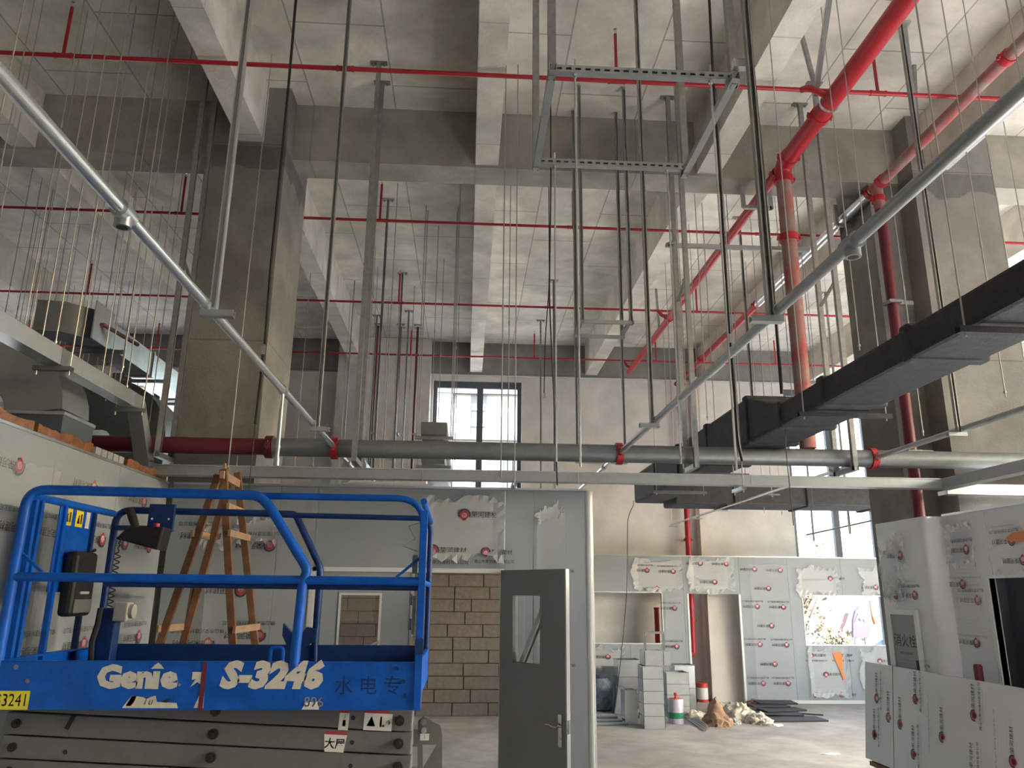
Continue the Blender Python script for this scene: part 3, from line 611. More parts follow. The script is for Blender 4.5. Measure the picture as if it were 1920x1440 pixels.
t = thing('downpipe', (4.58, 16.0, 0), 'red downpipe on the far wall passing behind the doorway', 'pipe')
B().tube(fillet([(4.58, 15.85, 6.38), (4.58, 15.99, 6.38), (4.57, 16.0, .86), (4.40, 16.0, .84)], .16, 6), .058, 14).build('pipe', 'red_paint', t, True)
for z in (5.9, 3.1, 1.5): clamp(t, (4.575, 16.0, z), (0,0,1), .058); B().box(4.55, 4.60, 16.05, 16.25, z-.02, z+.02).build('wall_clip', 'galv', t)
t = thing('downpipe', (4.1, 16.1, 0), 'short red pipe standing inside the left far opening', 'pipe')
B().cyl((3.86, 16.0, 0), (3.86, 16.0, 1.72), .05, 12).build('pipe', 'red_paint', t, True); B().cyl((3.86, 16.0, 1.72), (3.86, 16.0, 1.75), .058, 12).build('pipe_cap', 'red_paint', t, True)
# galvanised low branch pipes (z 3.27)
ZL = 3.27
def low_pipe(X, y0, y1, label, tees, hang, coup=()):
    t = thing('galvanised_pipe', (X, (y0+y1)/2, ZL), label, 'pipe')
    B().cyl((X, y0, ZL), (X, 7.1, ZL), .024, 14).build('pipe', 'galv_bright' if X < 0 else 'galv', t, True)
    B().cyl((X, 7.1, ZL), (X, y1, ZL), .0175, 12).build('thin_pipe', 'galv_bright', t, True)
    for y in tees:
        b = B().cyl((X, y-.045, ZL), (X, y+.045, ZL), .033, 14).cyl((X, y, ZL), (X, y, ZL-.055), .029, 14); b.build('tee', 'galv', t, True)
        B().cyl((X, y, ZL-.056), (X, y, ZL-.0565), .02, 12).build('tee_mouth', 'ink_black', t)
    for y in coup: B().cyl((X, y-.03, ZL), (X, y+.03, ZL), .03, 14).build('coupling', 'galv', t, True)
    return t
lpL = low_pipe(-1.22, -3, 9.4, 'bright galvanised pipe slanting down from the upper left', (2.53,), (), (4.98, 7.9))
b = B().cyl((-1.22, 4.98, ZL), (-1.22, 4.98, 2.78), .0135, 10).cyl((-1.22, 4.98, 2.82), (-1.22, 4.98, 2.77), .019, 10).cyl((-1.22, 4.98, 2.9), (-1.22, 4.98, 2.885), .018, 10); b.build('drop_nipple', 'galv', lpL, True)
low_pipe(1.41, -3, 9.8, 'galvanised pipe slanting down from the upper right', (2.57,), (), (4.95, 7.9))
lp3 = low_pipe(3.85, -3, 14.6, 'galvanised pipe in front of the right column', (), (), (4.9, 7.9))
for y, zt in ((9.6, 7.3), (11.6, 3.3), (12.9, 7.3), (14.5, 7.3)): B().cyl((3.85, y, ZL-.03), (3.85, y, zt), .006, 6).build('hanger_rod', 'rod', lp3); B().box(3.80, 3.95, y-.015, y+.015, ZL-.045, ZL-.025).build('hanger_clip', 'galv', lp3)
# cross pipe
t = thing('cross_pipe', (.5, 7.1, ZL), 'thick galvanised pipe crossing the hall, red at its left end', 'pipe')
xs = at(512, 842, Y=7.1).x
B().cyl((xs, 7.1, ZL), (7.2, 7.1, ZL), .084, 20).build('pipe', 'galv_dull', t, True)
B().cyl((-8, 7.1, ZL), (xs, 7.1, ZL), .075, 18).build('red_pipe', 'maroon', t, True)
clamp(t, (xs-.03, 7.1, ZL), (1,0,0), .085, 'maroon'); clamp(t, (5.9, 7.1, ZL), (1,0,0), .085, 'galv_dull')
for x in (-1.22, 1.41, 3.85): clamp(t, (x, 7.1, ZL), (1,0,0), .085, 'red_paint', 'pipe_tee', .06)
# slotted strut hangers
def plate(parent, x, y, z=ZC):
    b = B().box(x-.085, x+.085, y-.03, y+.03, z-.012, z)
    for s in (-.055, .055): b.cyl((x+s, y, z-.04), (x+s, y, z-.012), .009, 6)
    b.build('ceiling_plate', 'strut', parent)
def strut(x, y, zb, label, group=None, w_=.041, m='strut', zt=ZC, pl=True):
    t = thing('strut_hanger', (x, y, zb), label, 'strut', group)
    B().chan((x, y, zb), (x, y, zt-.01), w_, w_, (0,-1,0)).build('channel', m, t)
    if pl: plate(t, x, y)
    return t
def u_hanger(x, y0, y1, zb, label, w_=.045):
    t = thing('pipe_trapeze', (x, (y0+y1)/2, zb), label, 'hanger')
    for y in (y0, y1):
        B().chan((x, y, zb), (x, y, ZC-.01), w_, w_, (1,0,0)).build('channel', 'strut', t); plate(t, x, y)
    B().chan((x, y0-.03, zb+.02), (x, y1+.03, zb+.02), w_, w_, (0,0,1)).build('cross_bar', 'strut', t)
    B().bar((x, y0, zb+1.9), (x, y1, zb+1.75), .03, .012).build('brace', 'strut', t)
    return t
u_hanger(-1.02, 6.95, 7.27, 3.13, 'pair of strut legs carrying the cross pipe left of centre')
u_hanger(2.10, 6.95, 7.30, 3.13, 'pair of strut legs carrying the cross pipe by the black duct')
u_hanger(-2.735, 6.92, 7.24, 3.13, 'pair of dark strut legs beside the square column')
u_hanger(3.60, 6.95, 7.32, 3.13, 'pair of strut legs dropping behind the black duct')
FS = 'thin far struts hanging from small ceiling plates'
for (x, y, zb, lab) in [(-1.2, 9.86, 2.9, 'far strut nearest left of the centre beam'), (-1.2, 12.45, 2.9, 'far strut hanging at the middle of the far bay, left'), (-1.22, 14.3, 2.9, 'far strut hanging near the pilaster edge'),
                        (-1.87, 14.6, 2.9, 'far strut hanging before the pilaster, left of the maroon pipes'), (1.42, 12.54, 2.9, 'far strut right of the central window'), (1.39, 14.62, 2.9, 'furthest strut right of the central window'),
                        (6.37, 12.7, 3.0, 'far strut seen left of the right column'), (6.6, 14.6, 3.0, 'far strut hanging above the right window'), (3.84, 10.0, 4.2, 'far strut under the red main')]:
    strut(x, y, zb, lab, FS, .032)
for x, lab in ((-1.44, 'left of two maroon vertical pipes before the pilaster'), (-1.09, 'right of two maroon vertical pipes before the pilaster'), (-1.9, 'maroon vertical pipe furthest left before the pilaster')):
    t = thing('vertical_pipe', (x, 15.1, 2.6), lab, 'pipe'); B().cyl((x, 15.1, 2.6), (x, 15.1, ZC-.05), .024, 8).build('pipe', 'maroon', t, True); plate(t, x, 15.1); plate(t, x, 15.28)
    for k in range(2): B().box(x-.03, x+.06, 15.1-.03, 15.1+.2, 5-k*1.6, 5.03-k*1.6).build('pipe_bracket', 'strut', t)
# rectangular slotted strut frame hanging upper right of centre
ZF = 4.6; fx0, fx1, fy0, fy1 = .385, 1.335, 3.43, 4.32
t = thing('hanging_rack', ((fx0+fx1)/2, fy0, ZF), 'rectangular frame of slotted galvanised strut hanging overhead', 'rack')
for y, w2 in ((fy0, .05), (fy1, .05)):
    b = B().box(fx0, fx1, y-.02, y+.02, ZF+.037, ZF+.041).box(fx0, fx1, y+.016, y+.02, ZF, ZF+.037)
    n = int((fx1-fx0)/.05); z0, z1 = ZF, ZF+.041
    # slotted face towards the viewer, built as rails and webs around each slot
    b.box(fx0, fx1, y-.02, y-.016, ZF+.026, ZF+.037).box(fx0, fx1, y-.02, y-.016, ZF, ZF+.013)
    for i in range(n+1):
        xa = fx0+i*.05; b.box(xa, min(xa+.022, fx1), y-.02, y-.016, ZF+.013, ZF+.026)
    b.box(fx0, fx1, y-.016, y+.016, ZF, ZF+.004); b.build('slotted_rail', 'galv', t)
for x in (fx0, fx1):
    B().chan((x, fy0-.06, ZF-.005), (x, fy1+.05, ZF-.005), .041, .041, (0,0,1)).build('side_rail', 'galv', t)
for x, y in ((fx0, fy0), (fx0-.005, fy1), (fx1+.01, fy0), (fx1, fy1)):
    B().chan((x, y, ZF-.03), (x, y, ZC-.01), .041, .041, (0,1,0)).build('hanger_leg', 'strut', t); plate(t, x, y)
ct = B().box(fx1-.02, fx1+.05, fy0-.10, fy0-.06, ZF+.02, ZF+.07).build('corner_bracket', 'galv_bright', t)
# smaller far trapeze
def trapeze(px0, px1, py, Z, D, label):
    a = at(px0, py, Z=Z); c = at(px1, py, Z=Z); y = a.y
    t = thing('hanging_rack', (a.x, y, Z), label, 'rack')
    for yy in (y, y-D): B().chan((a.x-.03, yy, Z), (c.x+.03, yy, Z), .035, .035, (0,0,1)).build('cross_bar', 'galv', t)
    for xx in (a.x, c.x):
        B().chan((xx, y-D, Z+.03), (xx, y, Z+.03), .035, .035, (0,0,1)).build('side_rail', 'strut', t)
        for yy in (y, y-D): B().chan((xx, yy, Z-.02), (xx, yy, ZC-.01), .035, .035, (0,-1,0)).build('hanger_leg', 'strut', t)
    return t
trapeze(1080, 1168, 630, 4.6, .45, 'small strut frame hanging before the right rib beam')
trapeze(1082, 1174, 866, 3.95, .02, 'low strut trapeze hanging near the far plaster wall')
# trapeze bar under the first fire main
q = at(1285, 452, Y=7.25); zt = q.z
t = thing('hanging_rack', (q.x, 7.25, zt), 'long strut bar spanning behind the red drop pipe', 'rack')
B().chan((2.02, 7.36, zt), (3.56, 7.36, zt), .041, .041, (0,0,1)).build('cross_bar', 'galv', t); B().bar((2.02, 7.0, zt-.12), (2.06, 7.36, zt+.02), .03).build('knee_brace', 'strut', t)
# hanger struts and brackets carrying the low pipes
def pipe_drop(X, Y, label, m='galv', side=-1):
    t = thing('pipe_hanger', (X, Y, ZL), label, 'hanger')
    B().chan((X+side*.035, Y, ZL-.03), (X+side*.035, Y, ZC-.01), .032, .032, (0,-1,0)).build('channel', m, t); plate(t, X+side*.035, Y)
    B().chan((X-side*.02, Y-.0, ZL-.045), (X+side*.13 if side < 0 else X+.13, Y, ZL-.045), .04, .03, (0,0,1)).build('arm', 'galv', t)
    B().cyl((X, Y-.012, ZL), (X, Y+.012, ZL), .03, 12).build('pipe_clip', 'galv_bright', t, True)
for X, Y, lab, s in ((-1.22, 3.42, 'bright hanger carrying the left slanting pipe, nearest the viewer', 1), (-1.22, 6.02, 'hanger carrying the left slanting pipe further down', 1), (1.41, 3.28, 'hanger carrying the right slanting pipe, nearest the viewer', -1), (1.41, 5.62, 'hanger carrying the right slanting pipe further down', -1), (3.85, 5.7, 'hanger carrying the pipe before the right column', -1)):
    pipe_drop(X, Y, lab, 'galv_bright' if X < 0 and Y < 4 else 'strut', s)
# threaded rods
RG = {'left': ('thin threaded rod in the cluster over the left ducts', 'threaded rods over the left ducts'), 'mid': ('thin threaded rod hanging in the middle of the hall', 'threaded rods in the middle of the hall'),
      'far': ('thin threaded rod hanging in the far bay', 'threaded rods in the far bay'), 'right': ('thin threaded rod hanging on the right', 'threaded rods on the right')}
def rod(px, py, Y, zb, g, r=.005, zt=ZC):
    x = at(px, py, Y=Y).x; lab, grp = RG[g]; zt = ztop(x, Y)
    if 2.45 < x < 3.2 and Y < 12.1: zb = 3.86
    if -.75 < x < -.15 and 9.8 < Y < 15.3: zb = 4.2
    if g == 'left' and -4.2 < x < -3.7 and Y > 7: zb = 4.82
    b = B().cyl((x, Y, zb), (x, Y, zt), r, 6).cyl((x, Y, zb+.03), (x, Y, zb+.045), r*2.2, 6)
    zm = zb+(zt-zb)*random.uniform(.3, .6)
    b.cyl((x, Y, zm), (x, Y, zm+.05), r*1.7, 6)
    tag(b.build('threaded_rod', 'rod'), lab, 'rod', grp)
for px, Y in [(4,5.2),(22,5.6),(103,5.4),(114,6.4),(163,5.3),(209,6.3),(253,6.1),(266,6.9),(287,5.9),(299,6.5)]: rod(px, 300, Y, 3.62, 'left')
for px, Y in [(30,9.2),(52,8.8),(60,10.5),(77,8.9),(90,12),(118,9.6),(140,11),(150,13.5),(172,9.4),(186,10.4),(196,13),(214,9.1),(228,11.6),(236,9.9),(250,13.2),(262,9.5),(275,12.4),(292,10.3),(306,11.2),(322,9.0),(338,12.8)]: rod(px, 480, Y, random.choice((3.4, 3.6, 4.3)), 'left', .0055)
for px, py, Y in [(948,200,6.9),(958,300,8.6)]: rod(px, py, Y, 3.0, 'mid', .006)
for px, Y in [(567,11),(600,9.5),(648,13.2),(690,11.4),(697,12.2),(722,13.6),(727,9.4),(742,12.8),(760,14.2),(770,13),(812,10.6),(825,11.8),(853,9.2),(857,13.4)]: rod(px, 700, Y, 2.9, 'far', .0055)
for px, py, z in ((1078, 150, None), (1332, 155, None), (1040, 310, None), (1250, 318, None)):
    Y = fy0 if py < 200 else fy1; x = at(px, py, Y=Y).x
    tag(B().cyl((x, Y-.005, 2.72 if py > 200 else 2.55), (x, Y-.005, ZF+.09), .0055, 6).cyl((x, Y-.005, ZF-.02), (x, Y-.005, ZF-.004), .013, 6).build('threaded_rod', 'galv_bright'), {1078: 'rod hanging from the front rail of the strut frame, left', 1332: 'rod hanging from the front rail of the strut frame, right', 1040: 'rod hanging from the back rail of the strut frame, left', 1250: 'rod hanging from the back rail of the strut frame, right'}[px], 'rod')
for px, py, Y, zb in [(1592,480,5.6,3.4),(1687,480,6.6,3.4),(1843,480,5.2,3.4),(1887,480,5.6,3.4),(1905,100,4.3,3.4),(1905,360,6.8,3.3),(1503,480,8.2,4.0),(1455,400,9.4,3.4),(1310,500,8.2,3.8),(1323,500,9.0,3.8),(1400,520,11.5,3.2),(1425,640,9.8,3.2),(1445,700,11.8,3.2),(1500,640,13.0,3.2),(1523,640,10.4,3.8),(1556,620,11,3.8),(1268,640,9.6,3.2),(1252,600,10.6,3.2),(1885,700,9.5,3.2),(1905,700,11.5,3.2)]: rod(px, py, Y, zb, 'right', .0055)
# seismic braces
def brace(p, q, label, p2=None):
    t = thing('seismic_brace', q, label, 'brace'); b = B().chan(p, q, .041, .041, (1,0,0)); b.build('diagonal', 'galv', t)
    B().box(p[0]-.06, p[0]+.06, p[1]-.03, p[1]+.03, p[2], p[2]+.012).build('ceiling_foot', 'galv_bright', t)
    B().cyl((q[0], q[1], q[2]-.05), (q[0], q[1], q[2]+.03), .025, 8).build('pivot', 'galv_bright', t, True)
    if p2: B().chan(p2, q, .035, .035, (1,0,0)).build('upright', 'strut', t)
brace((4.05, 6.0, ZC-.02), (4.42, 6.6, 6.48), 'diagonal brace fixed beside the right fire main', (4.5, 6.6, ZC))
brace((3.1, 5.45, ZC-.02), (3.12, 6.0, 6.5), 'diagonal brace above the thick fire main', (3.02, 6.02, ZC))
brace((3.7, 12.3, ZC-.02), (3.3, 12.7, 6.45), 'diagonal brace at the far end of the fire main', (3.3, 12.8, ZC))
# pipe support brackets
for (x, y, lab) in ((3.24, 7.85, 'square hook bracket on the cross beam under the red main'), (4.5, 8.2, 'square hook bracket under the bare steel main')):
    t = thing('pipe_bracket', (x, y, 6.28), lab, 'bracket')
    B().bar((x-.16, y, 6.29), (x+.16, y, 6.29), .04).bar((x+.16, y, 6.27), (x+.16, y, 6.95), .04).bar((x-.16, y, 6.29), (x-.16, y, 6.55), .04).build('hook', 'strut', t)
# hanging black cables
def cable(pts, Y, r, label, extra=None, zt=ZC):
    w_ = [at(px, py, Y=Y) for px, py in pts]; t = thing('hanging_cable', w_[-1], label, 'cable')
    top = V((w_[0].x, Y, zt)); B().tube([top]+fillet(w_, .2, 3), r, 8).build('cable', 'cable_black', t, True)
    if extra:
        q = at(*extra, Y=Y); B().box(q.x-.015, q.x+.015, Y-.012, Y+.012, q.z-.03, q.z+.03).build('connector', 'chrome', t)
    return t
t = cable([(553,20),(543,140),(525,330),(508,500),(497,645)], 4.8, .010, 'black cable hanging in front of the square column', (494, 657))
w2 = [at(px, py, Y=4.8) for px, py in ((494,660),(488,720),(479,795))]; B().tube(w2, .010, 8).build('lower_cable', 'cable_black', t, True)
w2 = [at(px, py, Y=4.8) for px, py in ((479,795),(472,860),(466,930))]; B().tube(w2, .003, 6).build('tail_wire', 'cable_black', t, True)
cable([(1330,5),(1338,160),(1350,330),(1364,560),(1376,720),(1384,830),(1392,865)], 4.6, .010, 'black cable hanging left before the black duct', (1371, 635))
cable([(1402,5),(1415,160),(1432,330),(1452,560),(1466,738)], 4.4, .011, 'black cable dropping onto the black duct')
cable([(1474,745),(1472,830),(1480,905),(1488,985)], 6.25, .004, 'thin wire trailing below the black duct', zt=3.56)
cable([(1033,340),(1030,560),(1040,780),(1045,910)], 6.2, .006, 'thin black cable hanging beside the central window')
cable([(1188,946),(1177,970),(1176,1100),(1170,1180),(1158,1290)], 11.95, .006, 'thin wire hanging down to the metal duct pieces', zt=3.4)
cable([(1030,530),(1022,640),(1020,745)], 8.6, .006, 'short thin wire with a hook before the far wall', (1020, 742))
# ------------------------------------------------------------ cable trays
t = thing('cable_tray', (-2.8, 5, 3.5), 'galvanised cable trunking from the left that bends down and crosses the hall', 'cable tray')
b = B(); x0, x1, zt0, zt1 = -2.92, -2.80, 3.48, 3.60
b.box(x0, x1, -1, 6.62, zt0, zt1); b.build('left_run', 'galv_bright', t)
B().ext([(x0, 6.62, zt0), (x0, 6.66, zt1), (x0, 7.06, 3.08), (x0, 7.0, 2.96)], (x1-x0, 0, 0)).build('sloping_run', 'galv_bright', t)
XE = 4.42
box(x0, XE, 6.94, 7.06, 2.975, 3.06).build('cross_run', 'galv', t)
box(x0, XE, 6.93, 7.07, 3.06, 3.068).build('cover', 'galv_bright', t)
B().box(XE, XE+.12, 2.0, 7.06, 2.975, 3.06).box(XE-.01, XE+.13, 2.0, 7.06, 3.06, 3.068).build('right_run', 'galv', t)
for x in (-2.0, -.4, 1.0, 2.6): B().box(x-.004, x+.004, 6.936, 6.94, 2.96, 3.07).build('joint_strip', 'galv_bright', t)
for y in (2.2, 3.9, 5.3): B().box(x1, x1+.004, y-.05, y+.05, zt0, zt1).build('joint_strip', 'galv_dull', t)
for x in (-2.1, .42, 2.5):
    h = thing('tray_bracket', (x, 7.0, 2.9), {-2.1: 'tray support bracket by the ladder top', .42: 'tray support bracket before the central window', 2.5: 'tray support bracket under the black duct'}[x], 'bracket')
    B().chan((x, 6.86, 2.94), (x, 7.14, 2.94), .041, .03, (0,0,1)).build('arm', 'galv', h)
    for y, zt in ((6.88, ztop(x, 6.88)), (7.12, 3.188)): B().cyl((x, y, 2.9), (x, y, zt), .0055, 6).build('rod', 'rod', h)
for y in (4.1, 5.3, 6.55):
    h = thing('tray_bracket', (-2.86, y, 3.4), {4.1: 'tray support bracket on the left run, nearest the viewer', 5.3: 'tray support bracket midway on the left run', 6.55: 'tray support bracket at the bend of the left run'}[y], 'bracket')
    B().chan((-3.0, y, 3.465), (-2.74, y, 3.465), .041, .03, (0,0,1)).build('arm', 'galv_dull', h)
    for x in (-2.98, -2.76): B().cyl((x, y, 3.42), (x, y, ZC), .0055, 6).build('rod', 'rod', h)
t = thing('cable_tray', (5, 7.6, 3), 'bright galvanised tray piece behind the tray corner on the right', 'cable tray')
B().box(4.62, 7.2, 7.2, 7.36, 2.96, 3.0).box(4.62, 7.2, 7.2, 7.205, 3.0, 3.06).build('tray', 'galv_bright', t)
# stacked far trays seen end on, left of the central window
for i, (z, lab) in enumerate(((3.98, 'upper galvanised tray run ending left of the central window'), (3.62, 'lower galvanised tray run ending left of the central window'))):
    t = thing('tray_run', (-.45, 11, z), lab, 'cable tray'); x0, x1 = -.62+.02*i, -.28-.02*i
    B().box(x0, x1, 9.9, 15.2, z, z+.16).build('tray', 'galv_dull', t)
    yr = 10.0+.14*i; B().bar((x0-.08, yr, z-.03), (x1+.08, yr, z-.03), .04).build('support_bar', 'strut', t)
    for x in (x0-.06, x1+.06): B().cyl((x, yr, z-.05), (x, yr, ztop(x, yr)), .006, 6).build('rod', 'rod', t)
tq = [at(px, py, Y=12.75) for px, py in ((643,862),(684,862),(697,915),(640,915))]
t = thing('tray_run', (tq[0].x, 12.75, 3.1), 'galvanised trunking slope behind the strut legs left of centre', 'cable tray')
B().ext(tq, (0, 1.2, 0)).build('tray', 'galv_bright', t); B().bar(tq[0]+V((-.02,.1,.02)), (tq[0].x-.02, 12.85, ztop(tq[0].x-.02, 12.85)), .02).build('hanger', 'strut', t)
# ------------------------------------------------------------ galvanised ducts on the left
def sweep_rect(b, pts, nrm, w_, h_):                    # rectangular duct along pts; h in the plane, w along nrm
    n = V(nrm).normalized(); k = len(pts); ring = []
    for i in range(k):
        d = (V(pts[min(i+1,k-1)])-V(pts[max(i-1,0)])).normalized(); s = d.cross(n).normalized(); p = V(pts[i])
        ring += [p+n*w_/2+s*h_/2, p-n*w_/2+s*h_/2, p-n*w_/2-s*h_/2, p+n*w_/2-s*h_/2]
    fs = [(i*4+j, i*4+(j+1)%4, i*4+4+(j+1)%4, i*4+4+j) for i in range(k-1) for j in range(4)]+[(3,2,1,0), tuple((k-1)*4+j for j in range(4))]
    b.add(ring, fs)
t = thing('elbow_duct', (-3.2, 6, 3), 'galvanised elbow duct bending down onto the left panel wall', 'duct')
yc = 6.0; cx, cz, Rr = -3.60, 3.27, .37
b = B(); sweep_rect(b, [(-5.2, yc, cz+Rr), (cx, yc, cz+Rr)]+[(cx+Rr*math.sin(R(a)), yc, cz+Rr*math.cos(R(a))) for a in (12,25,38,51,64,77,90)], (0,1,0), .42, .42); b.build('bend', 'galv', t, True)
box(cx+Rr-.24, cx+Rr+.24, yc-.24, yc+.24, 2.98, 3.24).build('collar_box', 'frame_dark', t)
B().box(cx+Rr-.25, cx+Rr+.25, yc-.25, yc+.25, 3.24, 3.265).build('flange', 'galv_bright', t)
B().box(-4.0, -3.96, yc-.25, yc+.25, cz+Rr-.25, cz+Rr+.25).build('flange', 'galv_bright', t)
t = thing('elbow_duct', (-4, 9, 3), 'larger dark elbow duct further back behind the tray bend', 'duct')
yc = 9.3; cx, cz, Rr = -4.22, 3.66, .42
b = B(); sweep_rect(b, [(-7.5, yc, cz+Rr), (cx, yc, cz+Rr)]+[(cx+Rr*math.sin(R(a)), yc, cz+Rr*math.cos(R(a))) for a in (12,25,38,51,64,77,90)]+[(cx+Rr, yc, 3.0)], (0,1,0), .6, .62); b.build('bend', 'galv_dull', t, True)
B().box(cx+Rr-.34, cx+Rr+.34, yc-.33, yc+.33, 3.55, 3.58).build('flange', 'galv_bright', t)
t = thing('elbow_duct', (-5, 7.6, 3), 'dark flat duct running left behind the elbow duct', 'duct')
box(-7.5, -4.6, 7.2, 7.9, 3.5, 4.0).build('body', 'frame_dark', t); box(-4.62, -4.58, 7.16, 7.94, 3.46, 4.04).build('flange', 'galv', t)
q0 = at(195, 570, Z=4.75); q1 = at(340, 728, Z=4.75); X_ = -3.85
t = thing('straight_duct', (X_, 9, 4.6), 'long galvanised duct in depth with an open box head on the left', 'duct')
ya = at(205, 580, X=X_).y
for i, (y0, y1) in enumerate(((ya, ya+1.2), (ya+1.2, ya+2.4), (ya+2.4, ya+3.6), (ya+3.6, ya+4.8))):
    box(X_-.26, X_+.02, y0+.005, y1-.005, 4.48, 4.76).build('duct_section', 'galv_bright' if i % 2 else 'galv', t)
    B().box(X_-.28, X_+.04, y0-.012, y0+.012, 4.46, 4.78).build('flange', 'galv_bright', t)
    B().bar((X_-.4, y0+.15, 4.45), (X_+.15, y0+.15, 4.45), .04).build('support_bar', 'strut', t)
b = B(); sweep_rect(b, [(X_-.12, ya, 4.62), (X_-.16, ya-.15, 4.62), (X_-.30, ya-.28, 4.63), (X_-.5, ya-.3, 4.63)], (0,0,1), .32, .34); b.build('box_head', 'galv_dull', t, True)
B().box(X_+.03, X_+.045, ya-.36, ya+.05, 4.44, 4.84).build('end_plate', 'galv_bright', t)
B().bar((X_+.05, ya-.2, 4.64), (X_+.22, ya+.3, 4.58), .03).build('warning_strip', 'red_dusty', t)
# ------------------------------------------------------------ black insulated duct on the right
t = thing('insulated_duct', (2.8, 7, 3.4), 'black foam-insulated air duct running into depth and turning right', 'duct')
xa, xb = 2.60, 3.06; zb_, zn, zf_ = 3.365, 3.56, 3.80
def dsec(y0, y1, za, zb2):
    return B().add([(xa,y0,zb_),(xb,y0,zb_),(xb,y0,za),(xa,y0,za),(xa,y1,zb_),(xb,y1,zb_),(xb,y1,zb2),(xa,y1,zb2)], [(0,1,2,3),(7,6,5,4),(0,4,5,1),(1,5,6,2),(2,6,7,3),(3,7,4,0)])
secs = [(0.5,1.7,zn,zn),(1.7,2.9,zn,zn),(2.9,4.25,zn,zn),(4.25,5.4,zn,zn),(5.4,6.2,zn,zn),(6.2,6.95,zn,zf_),(6.95,8.2,zf_,zf_),(8.2,9.4,zf_,zf_),(9.4,10.6,zf_,zf_),(10.6,11.95,zf_,zf_)]
for y0, y1, za, zb2 in secs: dsec(y0, y1, za, zb2).build('duct_section', 'foam_black', t, bevel=.03)
for y0, y1, za, zb2 in secs[1:]:
    e = .018; box(xa-e, xb+e, y0-.05, y0+.05, zb_-e, za+e).build('flange_wrap', 'foam_black', t, bevel=.02)
yx, zx = 11.55, zb_-.02
for x0, x1 in ((xb, 4.0), (4.0, 5.1), (5.1, 6.2), (6.2, 7.4)):
    box(x0, x1, yx-.25, yx+.45, zx-.05, zf_-.12).build('duct_section', 'foam_black', t, bevel=.03)
    box(x1-.05, x1+.05, yx-.27, yx+.47, zx-.07, zf_-.10).build('flange_wrap', 'foam_black', t, bevel=.02)
for y in (3.6, 5.55, 8.6, 10.2):
    B().chan((xa-.12, y, zb_-.045), (xb+.14, y, zb_-.045), .041, .035, (0,0,1)).build('support_bar', 'foam_black' if y < 7 else 'galv_dull', t)
    for x in (xa-.08, xb+.1): B().cyl((x, y, zb_-.08), (x, y, ztop(x, y)), .0055, 6).build('rod', 'rod', t)
# thin conduit before the right window
t = thing('conduit', (7.5, 13.5, 2.7), 'thin conduit before the right window with small hangers', 'conduit')
a = at(1512, 1003, Y=14.2); c = at(1700, 962, Y=12)
B().tube([a, c], .016, 8).build('tube', 'galv_dull', t, True)
for k in (.02, .55): q = a.lerp(c, k); B().cyl(q, (q.x, q.y, ztop(q.x, q.y)), .006, 6).build('rod', 'rod', t)

# ============================================================ blue scissor lift
LY0, LY1, LX0, LX1 = 4.40, 5.50, -2.415, -.235
lift = thing('scissor_lift', ((LX0+LX1)/2, (LY0+LY1)/2, 0), 'blue scissor lift with railed platform, folded grey scissor arms below', 'scissor lift')
def f_(px, py): return at(px, py, Y=LY0)
def k_(px, py): return at(px, py, Y=LY1)
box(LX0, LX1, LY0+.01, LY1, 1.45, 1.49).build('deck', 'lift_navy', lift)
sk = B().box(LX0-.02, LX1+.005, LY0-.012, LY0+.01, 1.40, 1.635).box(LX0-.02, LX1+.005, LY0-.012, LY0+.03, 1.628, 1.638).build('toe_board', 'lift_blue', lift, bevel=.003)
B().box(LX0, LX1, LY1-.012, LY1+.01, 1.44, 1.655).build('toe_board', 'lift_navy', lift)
B().box(LX0-.02, LX0, LY0+.01, LY1, 1.45, 1.64).box(LX0, LX0+.05, LY0+.01, LY1, 1.635, 1.642).build('toe_board', 'lift_blue', lift)
B().box(LX1-.015, LX1+.005, LY0+.03, LY1-.02, 1.45, 1.64).build('toe_board', 'lift_blue', lift)
x = f_(381, 1290).x; box(x-.012, x+.012, LY0-.015, LY0-.012, 1.402, 1.634).build('deck_joint', 'maroon', lift)
def rail(pts, r, m='lift_blue', rad=.10, name='guard_rail'):
    return B().tube(fillet(pts, rad, 6), r, 10).build(name, m, lift, True)
zt = 2.525
# fixed half and sliding half of the front rail, drawn as the two bent tubes they are
rail([(LX0+.005, LY0, 1.45), (LX0+.01, LY0, zt), (-1.16, LY0, zt-.012), f_(506, 950), f_(577, 1068), f_(568, 1090), f_(552, 1240), f_(552, 1250)], .027)
rail([(-1.62, LY0+.035, zt-.01), (LX1-.005, LY0+.035, zt-.012), (LX1-.005, LY0+.035, 1.45)], .0195, rad=.16)
rail([(LX0+.005, LY0, 2.06), (LX1-.01, LY0, 2.055)], .025, name='mid_rail'); rail([(-1.95, LY0+.05, 2.03), (LX1-.01, LY0+.05, 2.025)], .019, 'lift_navy', name='mid_rail')
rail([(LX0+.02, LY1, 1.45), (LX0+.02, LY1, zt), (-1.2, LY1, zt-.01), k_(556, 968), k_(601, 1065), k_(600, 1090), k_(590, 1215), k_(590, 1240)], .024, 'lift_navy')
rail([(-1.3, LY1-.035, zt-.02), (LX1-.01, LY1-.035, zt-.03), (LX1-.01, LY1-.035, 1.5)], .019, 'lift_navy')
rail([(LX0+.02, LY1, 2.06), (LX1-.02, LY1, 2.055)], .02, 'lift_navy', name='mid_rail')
rail([(LX0+.01, LY0+.05, zt-.03), (LX0+.02, LY1-.04, zt-.03)], .022, name='end_rail'); rail([(LX0+.01, LY0+.05, 2.06), (LX0+.02, LY1-.04, 2.06)], .02, name='end_rail')
rail([(LX1-.01, LY0+.06, 2.5), (LX1-.01, LY1-.06, 2.47)], .019, name='end_rail'); rail([(LX1-.01, LY0+.06, 2.055), (LX1-.01, LY1-.06, 2.05)], .017, name='end_rail')
